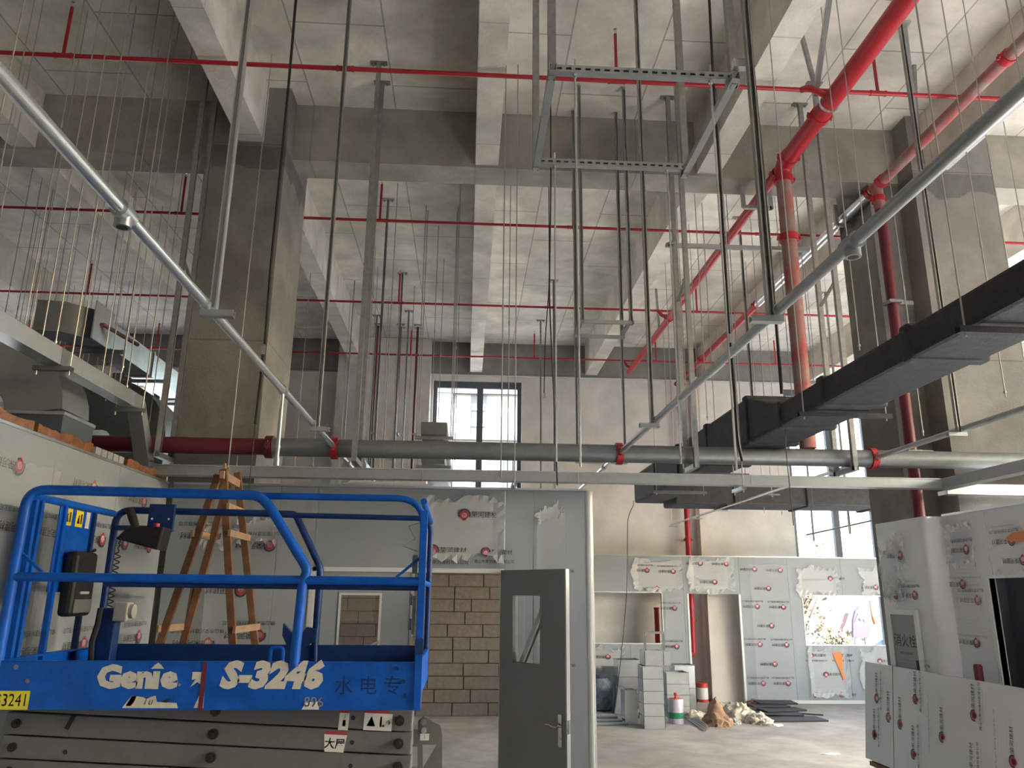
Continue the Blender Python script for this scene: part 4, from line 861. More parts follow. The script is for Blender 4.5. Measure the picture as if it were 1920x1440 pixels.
for y, m in ((LY0+.09, 'lift_blue'), (LY0+.15, 'lift_blue'), (LY0+.42, 'lift_blue'), (LY0+.80, 'lift_navy')): B().bar((LX0+.01, y, 1.5), (LX0+.01, y, zt-.03), .03).build('gate_post', m, lift)
B().box(LX0-.002, LX0+.01, LY0+.38, LY0+.78, 1.98, zt-.03).build('gate_plate', 'lift_blue', lift, bevel=.004)
gp = lift.children[-1]
for y, m, w2 in ((4.83, 'sticker_yellow', .09), (4.97, 'sticker_yellow', .09), (5.1, 'sticker_cream', .05)):
    s = B().box(LX0+.010, LX0+.012, y, y+w2, 2.37, 2.47).build('warning_sticker', m, gp)
    if m == 'sticker_yellow':
        p = P2().poly([(-.025,-.03),(.0,.02),(-.0125,.02)], 0).poly([(-.03,-.03),(.005,-.03),(-.012,.025)], 0).rect(.012,.03,-.03,.03,0)
        put('pictogram', p.mesh('pictogram', ['ink_black']), gp, mw=face_mw((LX0+.0135, y+w2/2, 2.42), (0,1,0), (0,0,1)))
B().bar((LX1+.0, LY0-.005, 1.40), (LX1+.0, LY0-.005, 2.44), .036, .04).build('corner_post', 'lift_blue', lift)
B().bar((LX1+.0, LY0-.03, 1.68), (LX1+.0, LY0-.03, 1.76), .045, .02).build('post_lock', 'lift_navy', lift)
B().ext([(LX1-.13, LY0, 2.08), (LX1-.02, LY0, 2.17), (LX1-.02, LY0, 2.19), (LX1-.15, LY0, 2.08)], (0,.02,0)).build('gusset', 'lift_blue', lift)
B().ext([(LX0+.14, LY0, 2.085), (LX0+.03, LY0, 2.17), (LX0+.03, LY0, 2.19), (LX0+.16, LY0, 2.085)], (0,.02,0)).build('gusset', 'lift_blue', lift)
b = B().tube([V((LX1-.03, LY0+.06, 2.38)), V((LX1-.09, LY0+.06, 2.36)), V((LX1-.05, LY0+.06, 2.29)), V((LX1-.12, LY0+.06, 2.25)), V((LX1-.03, LY0+.06, 2.22))], .003, 5)
b.box(LX1-.06, LX1-.03, LY0+.05, LY0+.07, 2.10, 2.2); b.build('gate_chain', 'galv_dull', lift)
B().box(LX1-.05, LX1-.03, LY0+.04, LY0+.06, 1.78, 1.98).cyl((LX1-.06, LY0+.05, 1.93), (LX1-.06, LY0+.05, 1.99), .008, 8).cyl((LX1-.06, LY0+.05, 1.80), (LX1-.06, LY0+.05, 1.86), .008, 8).build('gate_lock', 'galv_dull', lift)
# document box on the gate, control box, coiled lead, socket post
q = V((LX0+.05, 5.02, 2.03)); db = B().box(q.x-.03, q.x+.05, q.y-.14, q.y+.14, q.z-.19, q.z+.19).build('document_box', 'black_plastic', lift, bevel=.025)
box(q.x+.05, q.x+.058, q.y-.11, q.y+.11, q.z-.17, q.z-.09).build('box_lid', 'lift_grey', db, bevel=.006); box(q.x+.05, q.x+.056, q.y-.05, q.y+.06, q.z-.06, q.z-.045).build('box_label', 'box_grey', db)
B().tube([(q.x, q.y+.1, q.z+.19), (q.x+.02, q.y+.14, q.z+.21)], .01, 6).build('box_catch', 'black_plastic', db)
c0 = at(262, 1003, Y=5.28)
cb = B().ext([c0+V((-.13,-.06,-.03)), c0+V((.15,-.06,-.10)), c0+V((.17,-.06,.05)), c0+V((-.06,-.06,.05))], (0,.16,0)).build('control_box', 'black_plastic', lift, bevel=.012)
B().tube([c0+V((-.03,-.0,.04)), c0+V((-.06,0,.11)), c0+V((-.09,0,.17))], [.022,.028,.024], 10).build('joystick', 'black_plastic', cb, True)
B().cyl(c0+V((.10,0,.05)), c0+V((.10,0,.075)), .02, 12).build('stop_button', 'ink_red', cb, True)
B().box(c0.x-.01, c0.x+.16, 5.40, 5.43, c0.z+.03, 2.56).build('mount_plate', 'lift_navy', lift, bevel=.004)
for dx in (.02, .13): B().cyl((c0.x+dx, 5.395, 2.46), (c0.x+dx, 5.40, 2.46), .008, 8).build('bolt', 'chrome', lift)
B().bar((LX0+.05, 5.44, 2.40), (c0.x+.1, 5.44, 2.40), .06, .03).build('control_arm', 'lift_navy', lift)
a, c = at(225, 1012, Y=5.2), at(206, 1138, Y=5.2); pts = [c0+V((-.12,0,-.0))]
for i in range(97):
    u = i/96; r = .004 if u < .2 else .017; p = a.lerp(c, u); pts.append(p+V((math.cos(u*2*math.pi*12)*r, math.sin(u*2*math.pi*12)*r, 0)))
B().tube(pts, .0038, 5).build('coiled_lead', 'cable_black', lift, True)
a = at(206, 1140, Y=5.2); box(a.x-.05, a.x+.06, 5.15, 5.25, 1.49, a.z).build('socket_post', 'lift_navy', lift, bevel=.006)
b = B().tube([a+V((-.03,-.06,0)), a+V((-.03,-.07,-.1)), a+V((-.05,-.07,-.2)), a+V((-.04,-.07,-.30)), a+V((-.07,-.08,-.36))], .018, 8); b.build('cable_loom', 'cable_black', lift, True)
a = at(236, 1146, Y=5.2); sb = box(a.x-.05, a.x+.035, 5.13, 5.23, a.z-.06, a.z+.055).build('socket_box', 'box_grey', lift, bevel=.008)
B().cyl((a.x+.035, 5.18, a.z), (a.x+.06, 5.18, a.z), .042, 16).build('socket_cover', 'box_grey', sb, True)
a = f_(508, 1225); B().tube(fillet([(a.x-.035, LY0+.12, 1.48), (a.x-.03, LY0+.12, 1.70), (a.x+.035, LY0+.12, 1.70), (a.x+.04, LY0+.12, 1.48)], .02), .011, 8).build('lanyard_hoop', 'lift_blue', lift, True)
a = at(560, 1202, Y=4.95); B().ext([a+V((-.10,0,.10)), a+V((-.05,0,.05)), a+V((.02,0,.05)), a+V((.04,0,.08)), a+V((.10,0,.07)), a+V((.10,0,0)), a+V((.04,0,-.03)), a+V((-.06,0,-.04)), a+V((-.10,0,.03))], (0,.04,0)).bar(a+V((0,.02,-.35)), a, .03).build('deck_latch', 'lift_navy', lift)
for px, py in ((33,1250),(55,1276),(745,1253),(757,1277),(760,1304)):
    q = f_(px, py); B().cyl((q.x, LY0-.018, q.z), (q.x, LY0-.012, q.z), .011, 10).build('bolt', 'galv_dull' if px < 100 else 'lift_navy', lift, True)
# lettering on the front toe board
YT_ = LY0-.0135
def skirt_print(p, px, py, mats, name='lettering'):
    q = at(px, py, Y=YT_); return put(name, p.mesh(name, mats), sk, mw=face_mw(q, (1,0,0), (0,0,1)))
SC = 1/335.0
p = P2(); hgt = .145
p.text('Gen', -.082, 0, hgt, 0, bold=.0095, sx=1.12).text('ı', .075, 0, hgt, 0, bold=.011).text('e', .142, 0, hgt, 0, bold=.0095, sx=1.14)
p.poly([(.043,.045),(.111,.045),(.094,.062),(.060,.062)], 0).poly([(.055,.060),(.099,.060),(.077,.075)], 0).text('®', .198, -.035, .02, 0)
skirt_print(p, 265, 1271, ['sticker_cream'])
p = P2(); p.text('S-3246', 0, 0, .172, 0, bold=.011, shear=.22, sx=1.08)
p.poly([(-.41,-.055),(-.385,-.015),(-.405,-.02),(-.405,.02),(-.345,.02),(-.36,-.04),(-.375,-.03)], 0)
skirt_print(p, 508, 1268, ['sticker_cream'])
p = P2(); p.poly([(-.14,-.03),(.14,-.03),(.13,-.005),(.03,.0),(.02,.03),(-.02,.02),(-.10,.03),(-.14,-.025)], 0).poly([(-.125,-.02),(-.10,.028),(-.075,.03),(-.085,0),(-.10,-.02)], 1).text('Tu', -.02, .002, .05, 2, shear=.3).poly([(.045,.0),(.10,.02),(.08,-.005)], 2)
skirt_print(p, 283, 1316, ['sticker_cream', 'ink_red', 'ink_black'], 'torn_sticker')
p = P2(); p.poly([(-.03,-.05),(.02,-.05),(.015,.05),(-.005,.02)], 0); skirt_print(p, 376, 1308, ['sticker_cream'], 'torn_sticker')
p = P2(); p.text('896', 0, 0, .07, 1).poly([(-.06,-.035),(.03,-.035),(.03,.005),(-.04,.0)], 0); skirt_print(p, 588, 1317, ['sticker_white', 'ink_grey'], 'torn_sticker')
p = P2(); p.text('水 电 专', 0, 0, .10, 0); skirt_print(p, 690, 1288, ['lift_navy'], 'handwriting')
pl = P2(); pl.rect(-.12,.075,-.045,.045,0).text('G3241', -.02, -.002, .085, 1, sx=.78); skirt_print(pl, 26, 1313, ['plate_yellow', 'ink_blue'], 'number_plate')
# folded scissor stack
def arm(y, k, sgn, name='scissor_arm'):
    z = 1.385-.113*k; dz = .052*sgn
    b = B().bar((-2.37, y, z+dz), (-.262, y, z-dz), .06, .106, V((0,0,1))); o = b.build(name, 'lift_grey', lift, bevel=.006)
    for x, r in ((-2.31, .022), (-1.3, .026), (-.33, .026)):
        zz = z-dz*(x+1.316)/1.054
        B().cyl((x, y-.045, zz), (x, y-.028, zz), r, 16).cyl((x, y-.06, zz), (x, y-.045, zz), r*.55, 12).build('pin', 'lift_navy' if False else 'black_plastic', o, True)
    return o, z, dz
arms = []
for k in range(6):
    arms.append(arm(4.52, k, 1)); 
    if k % 2 == 0: arm(5.38, k, 1)
for k in range(5): arm(4.60 if True else 0, k+.5, -.6, 'inner_scissor_arm')
def arm_print(k, px, py, p, mats, name):
    o, z, dz = arms[k]; q = at(px, py, Y=4.52-.0315); put(name, p.mesh(name, mats), o, mw=face_mw(q, (1,0,-.049), (.049,0,1)))
p = P2().rect(-.075,.075,-.05,.035,0).rect(-.07,.055,.035,.048,1).poly([(-.06,-.03),(-.012,-.03),(-.036,.02)],2).poly([(-.05,-.025),(-.022,-.025),(-.036,.008)],0).text('大',-.036,-.012,.03,2).rect(.01,.02,-.03,.02,2).rect(.022,.035,-.03,-.02,2).text('↑',.055,-.012,.04,2)
arm_print(0, 709, 1351, p, ['sticker_white', 'ink_red', 'ink_black'], 'warning_sticker')
p = P2().rect(-.026,.026,-.05,.035,0).rect(-.026,.026,.035,.048,1).rect(-.006,.01,-.03,.0,2).text('7',.005,.015,.03,2); arm_print(0, 645, 1350, p, ['sticker_white', 'ink_red', 'ink_black'], 'warning_sticker')
p = P2().poly([(-.05,-.05),(.05,-.05),(.06,.035),(-.06,.035)],0).rect(-.056,.056,.035,.05,1).text('大屋',0,-.012,.055,2,bold=.001); arm_print(1, 628, 1391, p, ['sticker_white', 'ink_red', 'ink_black'], 'warning_sticker')
for k, px, py in ((0,662,1346),(1,660,1392),(1,122,1410),(2,657,1436)):
    q = at(px, py, Y=4.49); B().cyl((q.x, 4.489, q.z), (q.x, 4.491, q.z), .012, 12).build('weep_hole', 'ink_black', lift)
q = at(131, 1355, Y=4.487); B().bar((q.x-.012, 4.486, q.z-.03), (q.x+.015, 4.486, q.z+.035), .012, .02).build('slot', 'ink_black', lift)
# chassis and wheels that carry the stack
B().box(LX0+.05, LX1-.02, LY0+.08, LY1-.08, .22, .74).build('chassis', 'lift_grey', lift, bevel=.02)
for x in (LX0+.3, LX1-.3):
    for y in (LY0+.1, LY1-.1): B().cyl((x, y-.07, .2), (x, y+.07, .2), .2, 20).build('wheel', 'tyre', lift, True)
# grey link plate beside the stack at the right end
def link(y, name):
    def g(px, py): return at(px, py, Y=y)
    A = [g(784,1352), g(795,1343), g(826,1361), g(829,1378), g(829,1560), g(781,1560)]
    b = B(); o_ = [g(792,1397), g(818,1397), g(793,1437)]
    # plate with a triangular cut-out: strips around it
    b.ext([A[0], A[1], A[2], A[3], g(829,1396), g(783,1396)], (0,.02,0)).ext([g(783,1396), g(792,1396), g(793,1440), g(793,1560), A[5]], (0,.02,0)).ext([g(819,1396), g(829,1396), A[4], g(793,1560), g(793,1440)], (0,.02,0))
    return b.build(name, 'lift_grey', lift)
link(4.86, 'link_plate'); link(4.96, 'link_plate')
q = at(794, 1354, Y=4.86); B().cyl((q.x, 4.85, q.z), (q.x, 4.99, q.z), .017, 12).build('link_pin', 'galv_dull', lift, True)
q = at(795, 1369, Y=4.86); B().cyl((q.x, 4.845, q.z), (q.x, 4.86, q.z), .016, 12).build('link_bolt', 'galv', lift, True)
q = at(796, 1382, Y=4.858); p = P2().rect(-.026,.026,-.018,.018,0).text('1',0,0,.03,1); put('tag_label', p.mesh('tag_label', ['sticker_white', 'ink_black']), lift, mw=face_mw(q, (1,0,0), (0,0,1)))
q = at(760, 1560, Y=4.9); box(LX1-.1, at(829,1500,Y=4.9).x, 4.86, 4.98, .3, q.z+.02).build('link_base', 'lift_grey', lift)

# ============================================================ wooden A-frame ladder
ld = thing('step_ladder', (-1.95, 6.3, 0), 'home-made wooden A-frame ladder standing behind the blue lift', 'ladder')
def to_floor(p, q): d = q-p; return p+d*((0-p.z)/d.z)
RL = {}
for n, (p0, p1, Y0, Y1, m) in {'l1': ((410,890),(297,1215),6.20,6.20,'wood'), 'l2': ((428,905),(341,1215),6.52,6.52,'wood'), 'r1': ((419,880),(437,1215),6.10,6.10,'wood'), 'r2': ((445,886),(479,1215),6.60,6.60,'wood')}.items():
    a = at(*p0, Y=Y0); c = at(*p1, Y=Y1); e = to_floor(a, c); RL[n] = (a, e)
    B().bar(a, e, .055, .035, V((0,1,0))).build('rail', m, ld, bevel=.003)
def on(n, z): a, e = RL[n]; t = (a.z-z)/(a.z-e.z); return a+(e-a)*t
for z in (2.62, 2.42, 2.06, 1.72, 1.36, 1.0, .64, .3):
    for u, v_, off in (('l1','l2',-.03), ('r1','r2',.03)):
        if z > 2.5 and u == 'l1': continue
        a, c = on(u, z), on(v_, z); d = (c-a).normalized()*.05; sh = V((off,0,0))
        B().bar(a-d+sh, c+d+sh, .022, .05).build('rung', 'wood_light', ld, bevel=.002)
a, c = on('r1', 2.86), on('r2', 2.86); B().bar(a-V((0,.05,0)), c+V((0,.05,0)), .03, .06).build('top_rung', 'wood_light', ld)
a, c = on('l1', 2.84), on('l2', 2.84); B().bar(a-V((0,.05,0)), c+V((0,.05,0)), .03, .06).build('top_rung', 'wood', ld)
a, c = on('l2', 1.95), on('l1', 2.1); B().bar(on('l2', 1.6), on('l2', 2.1)+V((-.06,.0,0)), .02, .03).build('stay', 'wood', ld)
q = at(421, 876, Y=6.12); B().bar(q+V((0,0,.03)), q+V((.005,0,-.12)), .015, .03).bar(q+V((.03,0,.0)), q+V((.0,0,-.09)), .012, .02).build('splint', 'wood_light', ld)

# ============================================================ stack of panels leaning on the right
st = [(4.13, 8.40, 7.86, 'pale sandwich panel leaning at the far end of the right-hand stack'), (4.13, 7.85, 5.6, 'long pale sandwich panel leaning in front of the hydrant cabinet')]
for i, (xb_, y1, y0, lab) in enumerate(st):
    t = thing('insulated_sheet', (xb_, (y0+y1)/2, .41), lab, 'panel')
    zb2, ztp = .41, 1.34; nx = .10
    b = B().ext([(xb_, y0, zb2), (xb_+nx, y0, ztp), (xb_+nx+.05, y0, ztp-.005), (xb_+.05, y0, zb2-.005)], (0, y1-y0-.004, 0)); pnl = b.build('board', 'panel_film_lightened', t)
    b = B().ext([(xb_+.003, y0-.002, zb2+.004), (xb_+nx, y0-.002, ztp-.004), (xb_+nx+.047, y0-.002, ztp-.006), (xb_+.048, y0-.002, zb2)], (0, .002, 0)); b.build('core_edge', 'panel_core', t)
    dz = V((nx, 0, ztp-zb2)).normalized(); nrm = V((-1,0,.1)).normalized()
    for (y, h, k) in ([(8.15, .60, 'full'), (8.2, .25, 'full'), (7.93, .45, 'small')] if i == 0 else [(7.72, .42, 'small'), (7.45, .68, 'full'), (7.5, .2, 'full'), (7.05, .42, 'small'), (6.6, .66, 'full'), (6.65, .2, 'full'), (6.15, .40, 'small'), (5.8, .62, 'full'), (5.8, .15, 'full'), (7.2, .5, 'address'), (6.3, .5, 'address')]):
        pos = V((xb_, y, zb2))+dz*h-V((.004, 0, 0)); mark(t, k, pos+nrm*.003, dz, (0, 1, 0), .8)
t = thing('pallet', (4.3, 7, 0), 'dark timber skid under the leaning panels', 'pallet')
for y in (8.1, 7.3, 6.5, 5.8): box(4.15, 4.28, y-.12, y+.12, 0, .36).build('block', 'wood', t)
box(4.12, 4.28, 5.6, 8.3, .36, .40).build('top_board', 'wood', t)
q = at(1834, 1255, X=4.33)
tag(B().cyl((q.x, q.y, 1.2), (q.x, q.y, q.z+.03), .035, 14).cyl((q.x, q.y, q.z+.03), (q.x, q.y, q.z+.04), .03, 14).build('pipe_offcut', 'maroon'), 'short dusty red pipe end behind the leaning panels', 'pipe')

# ============================================================ things on the floor at the far end
def duct_piece(px0, px1, py0, py1, dep, label, seams=0, yaw=0, taper=0, lean=0, m='galv_bright', Zb=0):
    a = at((px0+px1)/2, py1, Z=Zb) if not Zb else None
    Y = a.y if a else at((px0+px1)/2, py1, Y=Zb).y
    xl, xr = at(px0, py1, Y=Y).x, at(px1, py1, Y=Y).x; h = at((px0+px1)/2, py0, Y=Y).z
    w_ = xr-xl; t_ = .006
    t = thing('duct_piece', ((xl+xr)/2, Y+dep/2, 0), label, 'duct')
    M_ = Matrix.Translation(((xl+xr)/2, Y+dep/2, 0)) @ Matrix.Rotation(R(lean), 4, 'Y') @ Matrix.Rotation(R(yaw), 4, 'Z')
    k = 1-taper
    def wallq(b, x0, y0, x1, y1):
        n = V((y1-y0, x0-x1, 0)).normalized()*t_
        q = [V((x0,y0,0)), V((x1,y1,0)), V((x1*k,y1*k,h)), V((x0*k,y0*k,h))]
        b.ext([M_ @ p for p in q], (M_.to_3x3() @ -n))
    c = [(-w_/2,-dep/2), (w_/2,-dep/2), (w_/2,dep/2), (-w_/2,dep/2)]
    for i in range(4): b = B(); wallq(b, *c[i], *c[(i+1)%4]); b.build('side_sheet', m, t)
    for s in range(1, seams+1):
        z = h*s/(seams+1); kk = 1-taper*z/h; e = .004
        q = [M_ @ V((x*kk*(1+e*4/w_), y*kk*(1+e*4/dep), z)) for x, y in c]; b = B()
        for i in range(4): b.bar(q[i], q[(i+1)%4], .005, .008)
        b.build('seam', 'galv_dull', t)
    q = [M_ @ V((x*k, y*k, h)) for x, y in c]; b = B()
    for i in range(4): b.bar(q[i], q[(i+1)%4], .012, .014)
    b.build('rim', 'galv', t); return t, Y, h, (xl, xr)
_, Ye, he, (xel, xer) = duct_piece(1208, 1248, 1250, 1367, .34, 'tallest galvanised duct piece, five sections high, in front of the group', 4)
duct_piece(1252, 1295, 1262, 1345, .40, 'wide galvanised duct piece behind the green paint tin', 3, m='sheet_grey')
duct_piece(1268, 1307, 1248, 1334, .40, 'galvanised duct piece standing behind the wide one', 1)
duct_piece(1160, 1203, 1238, 1333, .40, 'broad pale duct piece standing left of the tallest', 2)
duct_piece(1171, 1196, 1294, 1358, .26, 'narrow duct piece standing before the broad pale one', 0, 4, .06)
duct_piece(1152, 1172, 1290, 1339, .20, 'small duct piece leaning beside the narrow one', 0, 0, .12, 9)
duct_piece(1133, 1158, 1252, 1324, .25, 'dull duct piece standing behind the blue barrel', 0, 0, 0, 0, 'galv')
t = thing('duct_box', ((xel+xer)/2, Ye+.17, he), 'short duct box lying on the tallest duct piece', 'duct')
xa_, xb2 = at(1209, 1248, Y=Ye).x, at(1259, 1248, Y=Ye).x; zq = he+.012; hq = .22
B().box(xa_, xb2-.12, Ye, Ye+.008, zq, zq+hq).box(xa_, xa_+.008, Ye, Ye+.34, zq, zq+hq).box(xb2-.13, xb2-.12, Ye, Ye+.3, zq, zq+hq).build('box_side', 'galv', t)
B().box(xa_, xb2-.12, Ye, Ye+.34, zq+hq, zq+hq+.006).build('lid', 'galv_bright', t); B().box(xb2-.12, xb2, Ye+.03, Ye+.3, zq, zq+hq-.01).build('end_collar', 'galv_bright', t)
fz = zq+hq+.006; fr = thing('duct_flange_frame', (xa_+.2, Ye+.15, fz), 'open rectangular metal frame standing on top of the duct box', 'frame')
x0, x1 = at(1213, 1222, Y=Ye).x, at(1250, 1222, Y=Ye).x
for x in (x0, x1-.02): B().bar((x+.01, Ye+.1, fz), (x+.01, Ye+.1, fz+.26), .02, .03).bar((x+.01, Ye+.2, fz), (x+.01, Ye+.2, fz+.26), .015, .02).build('upright', 'galv_dull', fr)
B().bar((x0, Ye+.15, fz+.265), (x1, Ye+.15, fz+.265), .14, .03).build('top_bar', 'galv_dull', fr)
# barrel
q = at(1124, 1331, Z=0); t = thing('barrel', q, 'dusty dark blue barrel half hidden by the partition end', 'barrel')
B().lathe([(.20,0),(.235,.03),(.245,.2),(.245,.36),(.225,.47),(.15,.54)], q, 24).build('body', 'barrel', t, True); B().lathe([(.155,.54),(.16,.55),(.16,.60),(.15,.605)], q, 20).build('lid', 'ink_navy', t, True)
# tins
q = at(1268, 1356, Z=0); r = .125; t = thing('paint_tin', q, 'lilac and green paint tin with a red cap', 'tin')
B().lathe([(r,0),(r,.075),(r,.08)], q, 24).build('base_band', 'tin_lilac', t, True)
B().lathe([(r*1.005,.08),(r*1.005,.17)], q, 24).build('green_band', 'tin_green', t, True); B().lathe([(r,.17),(r,.36),(r*.96,.37)], q, 24).build('body', 'tin_lilac', t, True)
B().lathe([(.1,.37),(.1,.378)], q, 18).build('lid', 'tin_red', t, True); B().lathe([(.02,.378),(.02,.42),(.03,.43),(.03,.46)], q+V((.01,0,0)), 10).build('spout', 'tin_red', t, True)
q = at(1298, 1358, Z=0)
q = V((4.86, 15.75, 0)); q = at(1317, 1297, Y=15.85); q.z = 0; t = thing('paint_tin', q, 'small red and white paint tin inside the doorway', 'tin'); r = .11
B().lathe([(r,0),(r,.05)], q, 20).build('base_band', 'tin_red', t, True); B().lathe([(r*1.004,.05),(r*1.004,.26)], q, 20).build('label_band', 'sticker_white', t, True); B().lathe([(r,.26),(r,.34),(r*.95,.345)], q, 20).build('top_band', 'tin_red', t, True)
# crumpled bags
def crumple(name, c, sx, sy, sz, seed, m, label, cat, peak=None, sub=4, amp=.16, group=None):
    rg = random.Random(seed); bm = bmesh.new(); bmesh.ops.create_icosphere(bm, subdivisions=sub, radius=1)
    from mathutils import noise as N
    for v in bm.verts:
        p = v.co.copy(); n1 = N.noise(p*2.1+V((seed, 0, 0))); n2 = N.noise(p*5.3+V((0, seed, 0))); n3 = abs(N.noise(p*9+V((0, 0, seed))))
        k = 1+amp*n1+amp*.6*n2-amp*.5*n3; v.co = p*k
        if peak and p.z > 0: v.co.x += peak[0]*p.z**3; v.co.z *= 1+peak[1]*max(0, 1-(p.x**2+p.y**2)*2.5)
        v.co = V((v.co.x*sx, v.co.y*sy, max(v.co.z*sz, -.0)*1.0))
        v.co.z = max(v.co.z, 0)
    me = bpy.data.meshes.new(name); bm.to_mesh(me); bm.free(); me.materials.append(MT[m]); me.shade_smooth(); me.set_sharp_from_angle(angle=R(28))
    return tag(put(name, me, None, loc=c), label, cat, group)
crumple('paper_bag', at(1345, 1360, Z=0), .25, .22, .22, 3, 'paper_brown', 'crumpled brown paper bag on the floor', 'bag', (-.12, .8), amp=.22)
crumple('woven_sack', at(1386, 1350, Z=0), .29, .28, .26, 5, 'sack', 'off-white woven sack slumped behind the brown bag', 'sack', amp=.25)
crumple('woven_sack', at(1424, 1356, Z=0), .20, .22, .16, 8, 'sack', 'flat off-white sack beside the black sheets', 'sack', amp=.3)
crumple('woven_sack', at(1362, 1336, Z=0), .2, .18, .16, 11, 'sack', 'small crumpled sack behind the slumped sack', 'sack', amp=.3)
crumple('plastic_bag', at(1304, 1347, Z=0), .22, .2, .13, 13, 'sack', 'crumpled pale bag between the duct pieces and the brown bag', 'bag', amp=.3)
crumple('plastic_bag', at(1378, 1358, Z=0), .1, .1, .09, 15, 'sheet_grey', 'small crumpled plastic bag before the slumped sack', 'bag', amp=.35)
crumple('paper_scrap', at(1395, 1307, Y=15.9) * V((1,1,0)) if False else V((5.55, 15.45, 0)), .16, .14, .1, 17, 'paper_brown', 'crumpled tan paper in the doorway', 'paper', amp=.35)
crumple('plastic_bag', at(1198, 1345, Z=0), .12, .12, .14, 19, 'sack', 'crumpled pale scrap between narrow and tallest duct pieces', 'bag', amp=.35)
crumple('paper_scrap', at(1455, 1361, Z=0), .12, .08, .03, 21, 'sticker_white', 'small white paper scrap before the black sheets', 'paper', amp=.35, sub=3)
crumple('paper_scrap', at(1558, 1414, Z=0), .12, .04, .015, 22, 'sticker_white', 'tiny white scrap on the open floor near the leaning panels', 'paper', amp=.3, sub=3)
crumple('film_heap', V((-.72, YP+.025, ZP+.02)), .42, .03, .05, 31, 'sticker_white', 'torn white film lying along the top of the partition', 'film', amp=.4)
# black foam sheets
rg = random.Random(2)
for i, (px, py, w_, d_, a, z) in enumerate([(1505,1350,1.0,.45,4,0),(1468,1342,.9,.45,-8,.029),(1482,1339,.8,.35,12,.058),(1455,1334,.7,.4,3,.087),(1470,1331,.7,.4,-5,.116)]):
    q = at(px, py, Z=0); lab = ['widest black foam sheet lying nearest on the floor', 'black foam sheet on the pile, second layer', 'black foam sheet on the pile, askew middle layer', 'black foam sheet against the sacks', 'topmost black foam sheet of the pile'][i]
    b = B().box(-w_/2, w_/2, -d_/2, d_/2, 0, .028); o = put('foam_sheet', b.mesh('foam_sheet', 'foam_black'), None, loc=(q.x-.15, q.y, z), rot=(0, 0, R(a)))
    m_ = o.modifiers.new('bevel', 'BEVEL'); m_.width = .01; tag(o, lab, 'foam sheet')
for px, Y, w_, lab in ((4.95, 16.0, .55, 'black pad lying inside the doorway'), (5.2, 15.3, .3, 'black strip lying on the doorway threshold')):
    tag(put('foam_sheet', B().box(-w_/2, w_/2, -.12, .12, 0, .025).mesh('foam_sheet', 'foam_black'), None, loc=(px, Y, 0), rot=(0,0,R(5))), lab, 'foam sheet')
q = at(1480, 1338, Z=0); tag(B().tube([q+V((-.3,0,.03)), q+V((.1,-.1,.02)), q+V((.5,-.25,.012))], .012, 6).build('foam_strip', 'foam_black'), 'thin black strip lying on the foam pile', 'strip')
t = thing('added_pale_board', (5.15, 15.85, 0), 'off-white board added in the far doorway in place of the brightly lit wall', 'board')  # pale board added to give the brightness of the lit wall there
B().ext([at(1336, 1299, Y=15.78)*V((1,1,0)), V((5.58, 15.78, 0)), V((5.58, 15.93, 2.3)), at(1325, 1100, Y=15.93)], (0,.03,0)).build('board', 'plaster_warm', t)
# grey sheet bundle and metal strips
q = at(1142, 1358, Z=0); b = B()
t = thing('sheet_bundle', q, 'grey plastic sheet bundle folded on the floor by the partition end', 'sheet')
for k in range(3): b = B().ext([q+V((-.45,-.12+.12*k,0)), q+V((.28-.06*k,-.10+.1*k,0)), q+V((.36-.1*k,.25+.05*k,0)), q+V((-.45,.45,0))], (0,0,.035)); o = b.build('fold', 'sheet_grey', t, bevel=.012); o.location.z += .036*k
for k in range(7):
    a = at(1285+4*k, 1346+1.5*k, Z=0); c = at(1322+5*k-k*k, 1372-2*k, Z=0)
    tag(B().bar(a+V((0,0,.012+.012*k)), c+V((0,0,.012+.006*k)), .03, .006).build('metal_strip', 'galv'), 'thin galvanised strip in the bundle beside the paint tin', 'strip', 'galvanised strips beside the paint tin')
a, c = at(1385, 1340, Z=0), at(1418, 1362, Z=0); tag(B().bar(V((a.x,c.y-.05,.012)), c+V((.1,-.05,.01)), .025, .006).build('metal_strip', 'galv_bright'), 'single pale strip lying before the sacks', 'strip')

# ============================================================ outside
tag(B().box(-120, 120, YF+.6, 140, -.7, -.5).box(XR+.3, 120, -60, YF+.6, -.7, -.5).box(-120, XR+.3, -60, YB-.3, -.7, -.5).build('ground', 'asphalt'), 'sunlit paved street outside the windows', 'ground', kind='structure')
fb = thing('office_building', (0, 42, -.12), 'pale office block across the street seen through the central window', 'building')
Yf = 40.0
b = B(); b.box(-45, 8, Yf, Yf+14, -.5, 24); b.build('facade', 'facade', fb)
def fz_(py, px=900): return at(px, py, Y=Yf).z
for z0, z1 in ((fz_(740), fz_(728)), (fz_(826), fz_(815))): B().box(-45, 8, Yf-.25, Yf, z0, z1).build('string_course', 'facade_grey', fb)
xa_, xb2 = at(818, 780, Y=Yf).x, at(849, 780, Y=Yf).x; lv = B().box(xa_-.1, xb2+.1, Yf-.05, Yf, fz_(818), fz_(740)).build('louvre_recess', 'facade_grey', fb)
n = 18
for i in range(n):
    z = fz_(816)+(fz_(742)-fz_(816))*i/(n-1); B().box(xa_, xb2, Yf-.22, Yf-.05, z-.06, z+.04).build('louvre_slat', 'facade', fb)
